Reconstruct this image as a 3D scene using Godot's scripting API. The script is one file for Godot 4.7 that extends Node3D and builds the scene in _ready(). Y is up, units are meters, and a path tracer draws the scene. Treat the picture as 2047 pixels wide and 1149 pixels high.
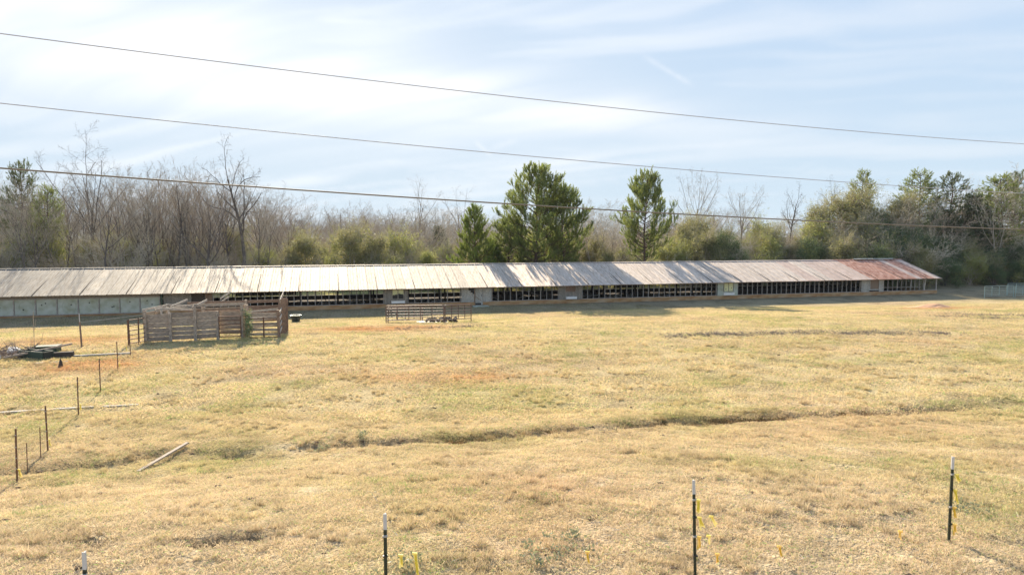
extends Node3D
# A long open-sided poultry barn behind a winter pasture, seen from a few metres up.

const TT := 0.265                       # the barn recedes this much per metre to the right
const CC := 0.96663
const SS := 0.25616
var rng := RandomNumberGenerator.new()
var n_big := FastNoiseLite.new()
var n_mid := FastNoiseLite.new()
var n_fine := FastNoiseLite.new()
var gully := PackedVector2Array([Vector2(-30, 14.5), Vector2(-20, 15.8), Vector2(-14.5, 17.0), Vector2(-12.8, 17.9), Vector2(-11.5, 18.3), Vector2(-10.5, 19.0), Vector2(-8.9, 19.2), Vector2(-7.3, 19.5), Vector2(-4.8, 20.0), Vector2(-3.4, 20.2), Vector2(-1.2, 20.0), Vector2(0.4, 20.5), Vector2(2.5, 21.0), Vector2(4.5, 21.6), Vector2(7.9, 22.4), Vector2(10.8, 23.2), Vector2(15, 24.0), Vector2(19, 25.2)])
var holes := [Vector3(-6.94, 10.69, 0.36), Vector3(-4.91, 10.76, 0.55), Vector3(-4.3, 10.95, 0.4), Vector3(3.95, 14.28, 0.3), Vector3(13.62, 18.1, 0.4), Vector3(-0.35, 9.75, 0.2), Vector3(6.7, 28.4, 0.35), Vector3(-7.9, 19.0, 0.5), Vector3(-0.2, 20.1, 0.4), Vector3(3.1, 20.8, 0.35)]
var M := {}

class Buf:
	var v := PackedVector3Array()
	var c := PackedColorArray()
	var u := PackedVector2Array()
	var n := PackedVector3Array()
	var col := Color.WHITE
	func tri(a: Vector3, b: Vector3, d: Vector3) -> void:
		v.append(a); v.append(b); v.append(d)
		c.append(col); c.append(col); c.append(col)
	func quad(a: Vector3, b: Vector3, d: Vector3, e: Vector3, w := 1.0, h := 1.0, o := Vector2.ZERO) -> void:
		tri(a, b, d); tri(a, d, e)
		u.append_array(PackedVector2Array([o, o + Vector2(w, 0), o + Vector2(w, h), o, o + Vector2(w, h), o + Vector2(0, h)]))
	# a board from a to b; w across (side), h along (up)
	func beam(a: Vector3, b: Vector3, w: float, h: float, up := Vector3.UP, off := 0.0) -> void:
		var d := (b - a).normalized()
		var s := d.cross(up)
		if s.length() < 0.01:
			s = d.cross(Vector3.RIGHT)
		s = s.normalized()
		var t := s.cross(d).normalized()
		var x := s * w * 0.5
		var y := t * h * 0.5
		var L := a.distance_to(b)
		var o := Vector2(off, off * 0.37)
		quad(a - x + y, b - x + y, b + x + y, a + x + y, L, w, o)
		quad(a + x - y, b + x - y, b - x - y, a - x - y, L, w, o + Vector2(0.3, 0.5))
		quad(a - x - y, b - x - y, b - x + y, a - x + y, L, h, o + Vector2(0.7, 0.2))
		quad(a + x + y, b + x + y, b + x - y, a + x - y, L, h, o + Vector2(0.1, 0.8))
		quad(a - x - y, a - x + y, a + x + y, a + x - y, w, h, o)
		quad(b + x - y, b + x + y, b - x + y, b - x - y, w, h, o)
	func tube(p: PackedVector3Array, r: PackedFloat32Array, sides: int) -> void:
		var prev := PackedVector3Array()
		var k := p.size()
		for i in k:
			var d := (p[mini(i + 1, k - 1)] - p[maxi(i - 1, 0)]).normalized()
			var a := d.cross(Vector3(0.31, 0.17, 0.93)).normalized()
			var b := d.cross(a)
			var ring := PackedVector3Array()
			for j in sides:
				var q := TAU * j / sides
				ring.append(p[i] + (a * cos(q) + b * sin(q)) * r[i])
			if i:
				var m := p[i]
				for j in sides:
					var jj := (j + 1) % sides
					if i == k - 1 and r[i] < 0.004:
						tri(prev[j], m, prev[jj])
					else:
						tri(prev[j], ring[j], ring[jj]); tri(prev[j], ring[jj], prev[jj])
			prev = ring
	func rod(a: Vector3, b: Vector3, r: float, sides := 6) -> void:
		tube(PackedVector3Array([a, b]), PackedFloat32Array([r, r]), sides)
	func stamp(src: PackedVector3Array, x: Transform3D, tint: Color) -> void:
		v.append_array(x * src)
		var f := PackedColorArray()
		f.resize(src.size()); f.fill(tint)
		c.append_array(f)
	func mesh() -> ArrayMesh:
		var a := []
		a.resize(Mesh.ARRAY_MAX)
		a[Mesh.ARRAY_VERTEX] = v
		if c.size() == v.size(): a[Mesh.ARRAY_COLOR] = c
		if u.size() == v.size(): a[Mesh.ARRAY_TEX_UV] = u
		if n.size() == v.size(): a[Mesh.ARRAY_NORMAL] = n
		var m := ArrayMesh.new()
		m.add_surface_from_arrays(Mesh.PRIMITIVE_TRIANGLES, a)
		return m

# ---------------------------------------------------------------- scene tree helpers
var used := {}
func numbered(called: String) -> String:
	var k: int = used.get(called, -1) + 1
	used[called] = k
	return called if k == 0 else "%s_%03d" % [called, k]

func thing(called: String, label: String, category: String, at := Vector3.ZERO, turn := 0.0, group := "") -> Node3D:
	var o := Node3D.new()
	o.name = numbered(called)
	add_child(o, true)
	o.position = at; o.rotation.y = turn
	tag(o, label, category, group)
	return o

func tag(o: Node, label: String, category: String, group := "", kind := "") -> void:
	if label: o.set_meta("label", label)
	if category: o.set_meta("category", category)
	if group: o.set_meta("group", group)
	if kind: o.set_meta("kind", kind)

func put(called: String, mesh: Mesh, mat: Material, parent: Node3D, at := Transform3D.IDENTITY) -> MeshInstance3D:
	var o := MeshInstance3D.new()
	o.mesh = mesh
	o.material_override = mat
	if parent == self:
		o.name = numbered(called)
	else:
		var k := 0
		var nm := called
		while parent.has_node(NodePath(nm)):
			k += 1
			nm = "%s_%03d" % [called, k]
		o.name = nm
	parent.add_child(o, true)
	o.transform = at
	return o

func copy(o: Node3D, called: String, label: String, at: Vector3, turn: float, size: Vector3, group := "") -> Node3D:
	var r: Node3D = o.duplicate()
	r.name = numbered(called)
	add_child(r, true)
	r.position = at; r.rotation = Vector3(0, turn, 0); r.scale = size
	r.set_meta("label", label)
	if group: r.set_meta("group", group)
	elif r.has_meta("group"): r.remove_meta("group")
	return r

# ---------------------------------------------------------------- ground height
func sn(x: float, d: float) -> Vector2:
	return Vector2(x * CC + (d - 70.9) * SS, (70.9 + TT * x - d) * CC)

func to_world(s: float, y: float, n: float) -> Vector3:     # barn axes: s along, n in front of the front wall
	return Vector3(s * CC + n * SS, y, -(70.9 + s * SS - n * CC))

func sst(a: float, b: float, x: float) -> float:
	var t := clampf((x - a) / (b - a), 0, 1)
	return t * t * (3 - 2 * t)

func gully_at(x: float, d: float) -> Vector2:                # (signed distance: + on the far side, strength)
	if d < 13 or d > 27 or x < -31 or x > 20: return Vector2(99, 0)
	var best := 99.0
	var sgn := 1.0
	var p := Vector2(x, d)
	for i in gully.size() - 1:
		var q := Geometry2D.get_closest_point_to_segment(p, gully[i], gully[i + 1])
		var l := p.distance_to(q)
		if l < best:
			best = l
			sgn = signf((gully[i + 1] - gully[i]).cross(p - gully[i]))
	return Vector2(best * sgn, lerpf(0.5, 1.0, sst(-11, -4, x)) * sst(-24, -14, x) * (1.0 - 0.5 * sst(6, 19, x)))

func height(x: float, d: float) -> float:
	var q := sn(x, d)
	var n := q.y
	var s := q.x
	var w := lerpf(9, 17, sst(-13, 7, x))
	var y := lerpf(2.35, 0.9, sst(9, 9 + w, d))
	y = lerpf(-0.3, y, sst(5, 26, n))
	if n < 4.8: y = lerpf(0.0, -0.3, sst(0.8, 4.8, n))
	var n0 := lerpf(-16, -5, sst(48, 64, s))
	y += 6.0 * sst(0, 20, n0 - n) * sst(22, 56, s) * (1.0 - sst(40, 90, n0 - n))
	if n > 6 and d > 6:                                       # gentle unevenness of the pasture
		var k := sst(6, 12, n)
		y += k * (n_big.get_noise_2d(x * 1.6, d * 1.6) * 0.06 + n_mid.get_noise_2d(x, d) * 0.05 + (n_fine.get_noise_2d(x * 0.8, d) * 0.035 if d < 45.0 else 0.0))
	var g := gully_at(x, d)
	if g.y > 0.0 and absf(g.x) < 4.0:
		var e := g.x + n_mid.get_noise_2d(x * 1.7, d * 1.7) * 0.35
		y += g.y * (0.11 * sst(-0.1, 0.45, e) * (1.0 - sst(0.6, 3.4, e)) - (0.08 + 0.16 * n_mid.get_noise_2d(x * 0.5, 7.0)) * exp(-pow(e / 0.42, 2)) )
	for o in holes:
		var r: float = Vector2(x - o.x, (d - o.y) * 1.5).length() / o.z
		if r < 2.2: y += -0.16 * exp(-r * r * 1.6) + 0.035 * exp(-pow((r - 1.3) / 0.35, 2))
	return y

func on(x: float, z: float) -> Vector3:
	return Vector3(x, height(x, -z), z)

func ground_tone(x: float, d: float) -> Color:
	var q := sn(x, d)
	var a := n_big.get_noise_2d(x, d)
	var b := n_big.get_noise_2d(x * 2.3 + 400, d * 2.9 - 200)
	var c := n_mid.get_noise_2d(x + 90, d * 1.5)
	var straw := Color(0.695, 0.565, 0.375)
	straw = straw.lerp(Color(0.72, 0.585, 0.325), sst(10, 30, d) * 0.75)
	straw = straw.lerp(Color(0.50, 0.46, 0.17), clampf(0.07 + b * 1.6, 0, 1) * 0.46)
	straw = straw.lerp(Color(0.66, 0.49, 0.32), clampf(a * 2.2 - 0.1, 0, 1) * 0.6)
	straw = straw.lerp(Color(0.38, 0.29, 0.165), clampf(-c * 2.0 - 0.2, 0, 1) * 0.45)
	var red := Color(0.60, 0.32, 0.15)
	var k := 0.0
	k = maxf(k, 0.85 * exp(-pow((x + 9.5) / 4.5, 2) - pow((d - 48) / 2.5, 2)))
	k = maxf(k, 0.7 * exp(-pow((x + 20.5) / 2.5, 2) - pow((d - 33) / 2.5, 2)))
	k = maxf(k, 0.6 * exp(-pow((x + 27) / 3.5, 2) - pow((d - 42) / 3.0, 2)))
	k = maxf(k, 0.8 * exp(-pow((x - 39.6) / 3.5, 2) - pow((d - 63) / 2.0, 2)))
	k = maxf(k, 0.5 * exp(-pow((x + 3) / 4.0, 2) - pow((d - 30) / 1.5, 2)))
	straw = straw.lerp(red, clampf(k * (1.0 + c), 0, 1))
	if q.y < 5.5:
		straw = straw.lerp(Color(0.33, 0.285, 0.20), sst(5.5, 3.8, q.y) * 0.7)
	if q.y < -12.0:
		var m := sst(0, 20, lerpf(-16, -5, sst(48, 64, q.x)) - q.y + 4.0) if q.x > 30 else 1.0
		var gb := sst(-32, -20, q.y) if q.x < 40 else 0.0
		straw = straw.lerp(Color(0.24, 0.17, 0.11).lerp(Color(0.50, 0.46, 0.18), gb), m * 0.9)
	var g := gully_at(x, d)
	if g.y > 0.0 and absf(g.x) < 3.0:
		var e := g.x + n_mid.get_noise_2d(x * 1.7, d * 1.7) * 0.35
		var t := exp(-pow((e - 0.05) / 0.36, 2)) * g.y * (0.7 + 1.3 * n_mid.get_noise_2d(x * 0.5, 7.0))
		straw = straw.lerp(Color(0.30, 0.18, 0.085), clampf(t * (0.9 + c), 0, 1))
		straw = straw.lerp(Color(0.27, 0.26, 0.085), clampf(exp(-pow((e - 0.6) / 0.45, 2)) * g.y * (0.2 + 1.4 * b), 0, 0.5))
	for o in holes:
		var r: float = Vector2(x - o.x, (d - o.y) * 1.5).length() / o.z
		if r < 2.0: straw = straw.lerp(Color(0.10, 0.065, 0.035), exp(-r * r * 1.3))
	return straw

# ---------------------------------------------------------------- materials
func noise_tex(size: int, freq: float, oct: int, cols: Array, offs: Array, sd: int, kind := FastNoiseLite.TYPE_SIMPLEX_SMOOTH) -> ImageTexture:
	var f := FastNoiseLite.new()
	f.seed = sd; f.frequency = freq; f.fractal_octaves = oct; f.noise_type = kind
	var g := f.get_seamless_image(size, size, false, false, 0.15, true)
	var ramp := Gradient.new()
	ramp.offsets = PackedFloat32Array(offs)
	var pc := PackedColorArray()
	for c in cols: pc.append(c)
	ramp.colors = pc
	var lut := PackedByteArray()
	for i in 256:
		var c := ramp.sample(i / 255.0)
		lut.append_array(PackedByteArray([int(c.r * 255), int(c.g * 255), int(c.b * 255)]))
	var src := g.get_data()
	var data := PackedByteArray()
	data.resize(size * size * 3)
	for i in size * size:
		var k := src[i] * 3
		data[i * 3] = lut[k]; data[i * 3 + 1] = lut[k + 1]; data[i * 3 + 2] = lut[k + 2]
	return ImageTexture.create_from_image(Image.create_from_data(size, size, false, Image.FORMAT_RGB8, data))

func grey(v: float) -> Color:
	return Color(v, v, v)

func mat(lin: Color, rough := 0.9, metal := 0.0) -> StandardMaterial3D:
	var m := StandardMaterial3D.new()
	m.albedo_color = lin.linear_to_srgb()
	m.roughness = rough; m.metallic = metal
	m.cull_mode = BaseMaterial3D.CULL_DISABLED
	return m

func leafy(lin: Color, back: float, rough := 0.6) -> StandardMaterial3D:
	var m := mat(lin, rough)
	m.vertex_color_use_as_albedo = true
	m.backlight_enabled = true
	m.backlight = Color(back, back, back).linear_to_srgb()
	return m

func wood(lin: Color, tex: Texture2D) -> StandardMaterial3D:
	var m := mat(lin, 0.9)
	m.albedo_texture = tex
	m.uv1_scale = Vector3(0.35, 2.2, 1)
	m.vertex_color_use_as_albedo = true
	return m

func make_materials() -> void:
	var soil := noise_tex(1024, 0.02, 6, [grey(0.55), grey(0.88), grey(0.98), grey(1.0)], [0.0, 0.38, 0.6, 1.0], 5)
	var blot := noise_tex(512, 0.012, 5, [grey(0.80), grey(0.96), grey(1.0)], [0.1, 0.45, 0.9], 9)
	var bump := noise_tex(1024, 0.035, 5, [grey(0), grey(1)], [0.1, 0.9], 12)
	var g := mat(Color.WHITE, 1.0)
	g.vertex_color_use_as_albedo = true
	g.albedo_texture = soil
	g.uv1_triplanar = true; g.uv1_world_triplanar = true
	g.uv1_scale = Vector3.ONE * 0.31
	g.detail_enabled = true
	g.detail_albedo = blot
	g.detail_blend_mode = BaseMaterial3D.BLEND_MODE_MUL
	g.detail_uv_layer = BaseMaterial3D.DETAIL_UV_2
	g.uv2_triplanar = true; g.uv2_world_triplanar = true
	g.uv2_scale = Vector3.ONE * 0.057
	g.heightmap_enabled = true
	g.heightmap_texture = bump
	g.heightmap_scale = 4.0
	g.specular_mode = BaseMaterial3D.SPECULAR_DISABLED
	M.ground = g
	var gr := leafy(Color.WHITE, 0.85, 0.8)
	M.grass = gr
	var grain := noise_tex(512, 0.02, 5, [grey(0.5), grey(0.85), grey(1.0)], [0.0, 0.5, 1.0], 21)
	var grain_s := grain
	M.grey_wood = wood(Color(0.57, 0.46, 0.355), grain_s)
	M.brown_wood = wood(Color(0.36, 0.245, 0.17), grain_s)
	M.pale_wood = wood(Color(0.68, 0.61, 0.51), grain_s)
	M.stud = wood(Color(0.50, 0.46, 0.41), grain_s)
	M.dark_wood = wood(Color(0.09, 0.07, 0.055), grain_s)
	M.siding = wood(Color(0.40, 0.36, 0.30), grain_s)
	M.white_siding = wood(Color(0.62, 0.60, 0.53), grain_s)
	var stain := noise_tex(512, 0.012, 5, [Color(0.82, 0.66, 0.50), Color(0.92, 0.82, 0.68), Color(0.95, 0.9, 0.84)], [0.2, 0.5, 0.8], 33)
	var f := mat(Color(0.52, 0.43, 0.32), 0.95)
	f.albedo_texture = stain
	f.uv1_triplanar = true; f.uv1_world_triplanar = true; f.uv1_scale = Vector3(0.12, 0.3, 0.12)
	M.block = f
	var pan := noise_tex(512, 0.015, 4, [Color(0.80, 0.80, 0.72), Color(0.92, 0.93, 0.89), Color(1, 1, 1)], [0.15, 0.5, 0.9], 35)
	f = mat(Color(0.50, 0.53, 0.48), 0.8)
	f.albedo_texture = pan
	f.uv1_triplanar = true; f.uv1_world_triplanar = true; f.uv1_scale = Vector3.ONE * 0.14
	M.fan_panel = f
	# roof sheets: bare galvanised steel that weathers to tan and then to rust towards the right end
	var streak := noise_tex(512, 0.016, 5, [Color(0.78, 0.73, 0.68), Color(0.91, 0.89, 0.86), Color(1, 1, 1)], [0.08, 0.45, 0.9], 41)
	var rusty := noise_tex(512, 0.016, 5, [Color(0.62, 0.42, 0.33), Color(0.85, 0.74, 0.68), Color(1, 0.98, 0.96)], [0.15, 0.5, 0.9], 43)
	M.roof = []
	var tones := [Color(0.30, 0.29, 0.272), Color(0.42, 0.40, 0.37), Color(0.72, 0.645, 0.58), Color(0.68, 0.515, 0.455)]
	for k in 5:
		for r in 7:                                           # half steps between the four tones
			var base: Color = tones[r / 2].lerp(tones[mini(r / 2 + 1, 3)], 0.5 * (r % 2))
			var t: float = [1.0, 0.96, 1.04, 0.93, 0.98][k]
			var m := mat(Color(base.r * t, base.g * t, base.b * t), 0.73, [0.85, 0.85, 0.85, 0.82, 0.78, 0.7, 0.6][r])
			m.albedo_texture = rusty if r == 6 else streak
			m.uv1_scale = Vector3(1.1, 0.10, 1)
			m.uv1_offset = Vector3(k * 0.21, k * 0.37, 0)
			M.roof.append(m)
	M.rust_steel = mat(Color(0.17, 0.095, 0.06), 0.75, 0.3)
	M.panel_steel = mat(Color(0.16, 0.105, 0.085), 0.6, 0.2)
	M.gate_green = mat(Color(0.30, 0.38, 0.34), 0.5, 0.1)
	M.post_green = mat(Color(0.035, 0.042, 0.022), 0.6, 0.0)
	M.post_white = mat(Color(0.58, 0.56, 0.53), 0.7)
	M.wire = mat(Color(0.40, 0.37, 0.32), 0.8)
	M.cable = mat(Color(0.46, 0.46, 0.48), 0.7)
	M.cable_tan = mat(Color(0.20, 0.165, 0.12), 0.7)
	M.yellow = mat(Color(0.92, 0.74, 0.05), 0.5)
	M.yellow.backlight_enabled = true; M.yellow.backlight = grey(0.8)
	M.orange = mat(Color(0.92, 0.58, 0.02), 0.5)
	M.orange.backlight_enabled = true; M.orange.backlight = grey(0.8)
	M.white = mat(Color(0.78, 0.78, 0.76), 0.6)
	M.pane = mat(Color(0.62, 0.62, 0.34), 0.35)
	M.black = mat(Color(0.012, 0.012, 0.012), 0.6)
	M.screen = mat(Color(0.22, 0.16, 0.115), 0.9)
	M.tub = mat(Color(0.02, 0.025, 0.02), 0.5)
	M.dark_green = mat(Color(0.035, 0.06, 0.04), 0.6)
	var clay := mat(Color(0.66, 0.38, 0.22), 1.0)
	clay.albedo_texture = soil
	clay.uv1_triplanar = true; clay.uv1_world_triplanar = true; clay.uv1_scale = Vector3.ONE * 0.9
	M.clay = clay
	M.clod = mat(Color(0.115, 0.075, 0.045), 1.0)
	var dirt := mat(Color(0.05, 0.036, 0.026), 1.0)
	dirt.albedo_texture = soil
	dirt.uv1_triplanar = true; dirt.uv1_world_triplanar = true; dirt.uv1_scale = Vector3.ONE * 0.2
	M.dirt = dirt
	M.bark = [mat(Color(0.25, 0.205, 0.16)), mat(Color(0.25, 0.18, 0.135)), mat(Color(0.42, 0.355, 0.275)), mat(Color(0.13, 0.105, 0.085))]
	M.twig = [mat(Color(0.40, 0.34, 0.25)), mat(Color(0.42, 0.33, 0.235)), mat(Color(0.60, 0.52, 0.39)), mat(Color(0.24, 0.195, 0.15))]
	M.pine_bark = mat(Color(0.12, 0.075, 0.05))
	M.pine = leafy(Color(0.25, 0.295, 0.085), 0.98)
	M.pine_dark = leafy(Color(0.14, 0.17, 0.065), 0.75)
	M.pine_light = leafy(Color(0.235, 0.29, 0.06), 0.85)
	M.cedar = leafy(Color(0.10, 0.13, 0.06), 0.6)
	M.privet = leafy(Color(0.37, 0.38, 0.13), 0.95)
	M.olive = leafy(Color(0.33, 0.31, 0.14), 0.85)
	M.vine = leafy(Color(0.15, 0.205, 0.085), 0.8)
	M.weed = leafy(Color(0.27, 0.28, 0.16), 0.7)

# ---------------------------------------------------------------- sky
func make_sky(exposure: float, sun_dir: Vector3) -> ImageTexture:
	var W := 2048
	var H := 1024
	var im := Image.create(W, H, false, Image.FORMAT_RGBF)
	var f := FastNoiseLite.new()
	f.seed = 77; f.frequency = 1.0; f.fractal_octaves = 5; f.fractal_gain = 0.55
	var f2 := FastNoiseLite.new()
	f2.seed = 31; f2.frequency = 1.0; f2.fractal_octaves = 3
	im.fill(Color(0.42, 0.40, 0.34))
	# contrails: azimuth and elevation in degrees of both ends, width in degrees, strength
	var trails := [[-1.3, 23.1, 3.6, 20.0, 0.30, 0.5], [-2.2, 23.6, -0.6, 22.8, 0.35, 0.5], [10.4, 14.3, 14.8, 11.6, 0.16, 0.35], [-3.2, 7.8, -1.6, 6.5, 0.14, 0.4], [-2.0, 7.0, 0.6, 7.9, 0.2, 0.25], [4.0, 23.2, 18.0, 17.2, 0.6, 0.14], [9.0, 23.5, 27.0, 13.5, 0.9, 0.12], [-9.0, 20.0, 12.0, 14.0, 0.8, 0.10], [16.0, 24.0, 34.0, 14.0, 1.2, 0.12]]
	for j in H / 2:
		var el := (0.5 - (j + 0.5) / H) * PI
		var se := sin(el)
		var ce := cos(el)
		for i in W:
			var az := (i + 0.5) / W * TAU
			var dir := Vector3(sin(az) * ce, se, -cos(az) * ce)
			var k := 1.0 / (se + 0.16)
			var p := Vector2(dir.x, dir.z) * k
			# cirrus drawn out along one wind direction
			var al := p.dot(Vector2(0.93, 0.37))
			var ac := p.dot(Vector2(-0.37, 0.93))
			var w := f2.get_noise_2d(al * 0.5, ac * 0.9)
			var ci := 0.75 * f.get_noise_2d(al * 0.26 + w * 0.25, ac * 2.6 + w * 0.5) + 0.4 * w
			var cov := clampf(0.16 + ci * 1.3, 0, 1)
			var near := exp(-acos(clampf(dir.dot(sun_dir), -1, 1)) / 0.42)
			var up := pow(1.0 - se, 1.7)
			var c := Color(0.31, 0.52, 0.92).lerp(Color(0.67, 0.82, 0.93), up)
			c = c.lerp(Color(0.88, 0.94, 0.99), clampf(near * 0.85, 0, 1))
			var white := Color(0.98, 0.985, 1.0) * (1.0 + 0.5 * near)
			var a := rad_to_deg(az)
			if a > 180: a -= 360
			var e := rad_to_deg(el)
			# a long bank of thicker cirrus that thins towards the right
			var bt := clampf((a + 75.0) / 100.0, 0, 1)
			var mid := lerpf(17.5, 8.5, bt) + 2.0 * w
			var bank := exp(-pow((e - mid) / lerpf(7.5, 1.6, bt), 2)) * sst(32, 4, a) * sst(-130, -60, a) * (0.75 + 0.7 * ci)
			c = c.lerp(white, clampf(maxf(cov * (0.33 + 0.65 * near), bank), 0, 0.97))
			if a > -12 and a < 36 and e < 26:
				for t in trails:
					var q0 := Vector2(t[0], t[1])
					var q1 := Vector2(t[2], t[3])
					var q := Geometry2D.get_closest_point_to_segment(Vector2(a, e), q0, q1)
					var l: float = q.distance_to(Vector2(a, e)) / t[4]
					if l < 2.5:
						var along := q.distance_to(q0) / q0.distance_to(q1)
						c = c.lerp(white, t[5] * exp(-l * l) * (0.55 + 0.9 * absf(f.get_noise_2d(a * 1.3, e * 1.3))) * clampf(minf(along, 1.0 - along) * 5.0, 0, 1))
			im.set_pixel(i, j, Color(c.r / exposure, c.g / exposure, c.b / exposure))
	return ImageTexture.create_from_image(im)

# ---------------------------------------------------------------- trees
func rv() -> Vector3:
	return Vector3(rng.randf_range(-1, 1), rng.randf_range(-1, 1), rng.randf_range(-1, 1))

# levels of branches; every array has one entry per level
func grow(b1: Buf, b2: Buf, p: Vector3, d: Vector3, L: float, r: float, lev: int, P: Dictionary) -> void:
	var last: int = P.levels
	var n: int = P.segs[lev]
	var pts := PackedVector3Array([p])
	var rad := PackedFloat32Array([r])
	var dirs := [d]
	for i in n:
		d = (d + rv() * P.wig[lev] + Vector3(0, P.up[lev], 0)).normalized()
		p += d * (L / n)
		pts.append(p); dirs.append(d)
		rad.append(r * lerpf(1.0, 0.28 if lev < last else 0.15, float(i + 1) / n) if lev < last else (0.003 if i == n - 1 else r * 0.7))
	(b1 if lev < 2 else b2).tube(pts, rad, [7, 5, 4, 3, 3][lev])
	if lev >= last: return
	var kids: int = P.kids[lev]
	var turn := rng.randf() * TAU
	for k in kids:
		var t := lerpf(P.start[lev], 1.0, (k + rng.randf() * 0.9) / kids)
		var f := t * n
		var i := mini(int(f), n - 1)
		var q := pts[i].lerp(pts[i + 1], f - i)
		var dd: Vector3 = dirs[i + 1]
		turn += 2.4 + rng.randf_range(-0.5, 0.5)
		var side := dd.cross(Vector3(0.2, 0.3, 0.9)).normalized().rotated(dd, turn)
		var ang: float = deg_to_rad(P.ang[lev] * rng.randf_range(0.65, 1.3))
		var cd := (dd * cos(ang) + side * sin(ang)).normalized()
		var cl: float = L * P.len[lev] * rng.randf_range(0.7, 1.15) * (1.0 - P.fall[lev] * t)
		var cr := maxf(lerpf(rad[i], rad[i + 1], f - i) * 0.55, P.thin)
		grow(b1, b2, q, cd, cl, minf(cr, P.rmax[lev + 1]), lev + 1, P)

func bare(called: String, P: Dictionary, tone: int) -> Node3D:
	var b1 := Buf.new()
	var b2 := Buf.new()
	for k in P.stems:
		var d := Vector3(0, 1, 0)
		var at := Vector3(0, -0.2, 0)
		if P.stems > 1:
			var a: float = TAU * k / P.stems + rng.randf()
			d = Vector3(cos(a) * P.spread, 1, sin(a) * P.spread).normalized()
			at += Vector3(cos(a), 0, sin(a)) * P.foot
		else:
			d = (d + rv() * 0.06).normalized()
		grow(b1, b2, at, d, P.L * rng.randf_range(0.85, 1.1), P.r * (1.0 if P.stems == 1 else rng.randf_range(0.7, 1.1)), 0, P)
	var o := Node3D.new()
	o.name = called
	put("trunk", b1.mesh(), M.bark[tone], o)
	put("crown", b2.mesh(), M.twig[tone], o)
	return o

func tuft_shape(n: int, axis: float, len: float, wide: float, out: float) -> PackedVector3Array:
	var v := PackedVector3Array()
	for i in n:
		var t := float(i) / n
		var a := i * 2.4 + rng.randf()
		var rad := Vector3(cos(a), 0, sin(a))
		var d := (rad * out + Vector3(0, 1.0 - out * 0.55 + t * 0.5, 0) + rv() * 0.15).normalized()
		var p := Vector3(0, t * axis, 0)
		var s := d.cross(rv()).normalized() * wide * 0.5
		v.append(p - s); v.append(p + s); v.append(p + d * len * rng.randf_range(0.75, 1.15))
	return v

func basis_up(d: Vector3) -> Basis:
	var x := d.cross(Vector3(0.3, 0.1, 0.95)).normalized()
	return Basis(x, d, x.cross(d)).rotated(d, rng.randf() * TAU)

# pine: whorls of boughs that end in bottle-brush tufts
func pine(called: String, H: float, R: float, low: float, wide_at: float, droop: float, dens: float, m: Material, tufts: Array, size := 1.0) -> Node3D:
	var b1 := Buf.new()
	var b2 := Buf.new()
	var pts := PackedVector3Array()
	var rad := PackedFloat32Array()
	var p := Vector3(0, -0.2, 0)
	for i in 9:
		pts.append(p)
		rad.append(lerpf(H * 0.0155, 0.03, i / 8.0))
		p += Vector3(rng.randf_range(-0.16, 0.16), (H + 0.2) / 8.2, rng.randf_range(-0.16, 0.16))
	b1.tube(pts, rad, 8)
	var y := low * H
	var turn := 0.0
	while y < H * 0.985:
		var t := (y - low * H) / (H - low * H)
		var prof := (t / wide_at if t < wide_at else pow(maxf(0.0, 1.0 - (t - wide_at) / (1.0 - wide_at)), 0.5))
		prof = lerpf(0.45, 1.0, prof) if t < wide_at else maxf(prof, 0.10)
		var f := y / H * 8.0
		var i := mini(int(f), 7)
		var o := pts[i].lerp(pts[i + 1], f - i)
		turn += 2.4 + rng.randf_range(-0.6, 0.6)
		var L := R * prof * rng.randf_range(0.65, 1.12)
		var d := Vector3(cos(turn), lerpf(0.02, 0.75, t) - droop, sin(turn)).normalized()
		var bp := PackedVector3Array([o])
		var br := PackedFloat32Array([lerpf(0.07, 0.03, t)])
		var q := o
		var k := 6
		var ds := [d]
		for j in k:
			d = (d + Vector3(0, 0.075 * (1.0 - droop), 0) + rv() * 0.2).normalized()
			q += d * L / k
			bp.append(q); br.append(lerpf(br[0], 0.012, (j + 1.0) / k)); ds.append(d)
		b1.tube(bp, br, 4)
		# side shoots
		var shoots := int(maxf(3.0, L * 4.2 * dens))
		for s in shoots:
			var g := lerpf(0.38, 1.0, (s + rng.randf()) / shoots) * k
			var gi := mini(int(g), k - 1)
			var a0 := bp[gi].lerp(bp[gi + 1], g - gi)
			var sd: Vector3 = (ds[gi + 1] * 0.7 + rv() * 0.75 + Vector3(0, 0.30 - droop * 0.4, 0)).normalized()
			var sl := rng.randf_range(0.3, 0.85) * lerpf(1.0, 0.65, t) * size
			var a1 := a0 + sd * sl
			b1.tube(PackedVector3Array([a0, a1]), PackedFloat32Array([0.014, 0.003]), 3)
			var nt := 2
			for c in nt:
				var td := (sd + Vector3(0, 1.0 - droop * 1.1, 0) + rv() * 0.45).normalized()
				var pos := a0.lerp(a1, lerpf(0.5, 1.0, float(c + 1) / nt))
				var tint := rng.randf_range(0.6, 1.35)
				b2.stamp(tufts[rng.randi() % tufts.size()], Transform3D(basis_up(td) * rng.randf_range(0.75, 1.25) * size, pos), Color(tint * rng.randf_range(0.9, 1.15), tint, tint * rng.randf_range(0.7, 1.0)))
		y += rng.randf_range(0.06, 0.19) * (H / 15.0) / dens
	b2.stamp(tufts[0], Transform3D(Basis.IDENTITY * 1.2, pts[8]), Color(1.2, 1.2, 1))
	var r := Node3D.new()
	r.name = called
	put("trunk", b1.mesh(), M.pine_bark, r)
	put("crown", b2.mesh(), m, r)
	return r

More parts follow.
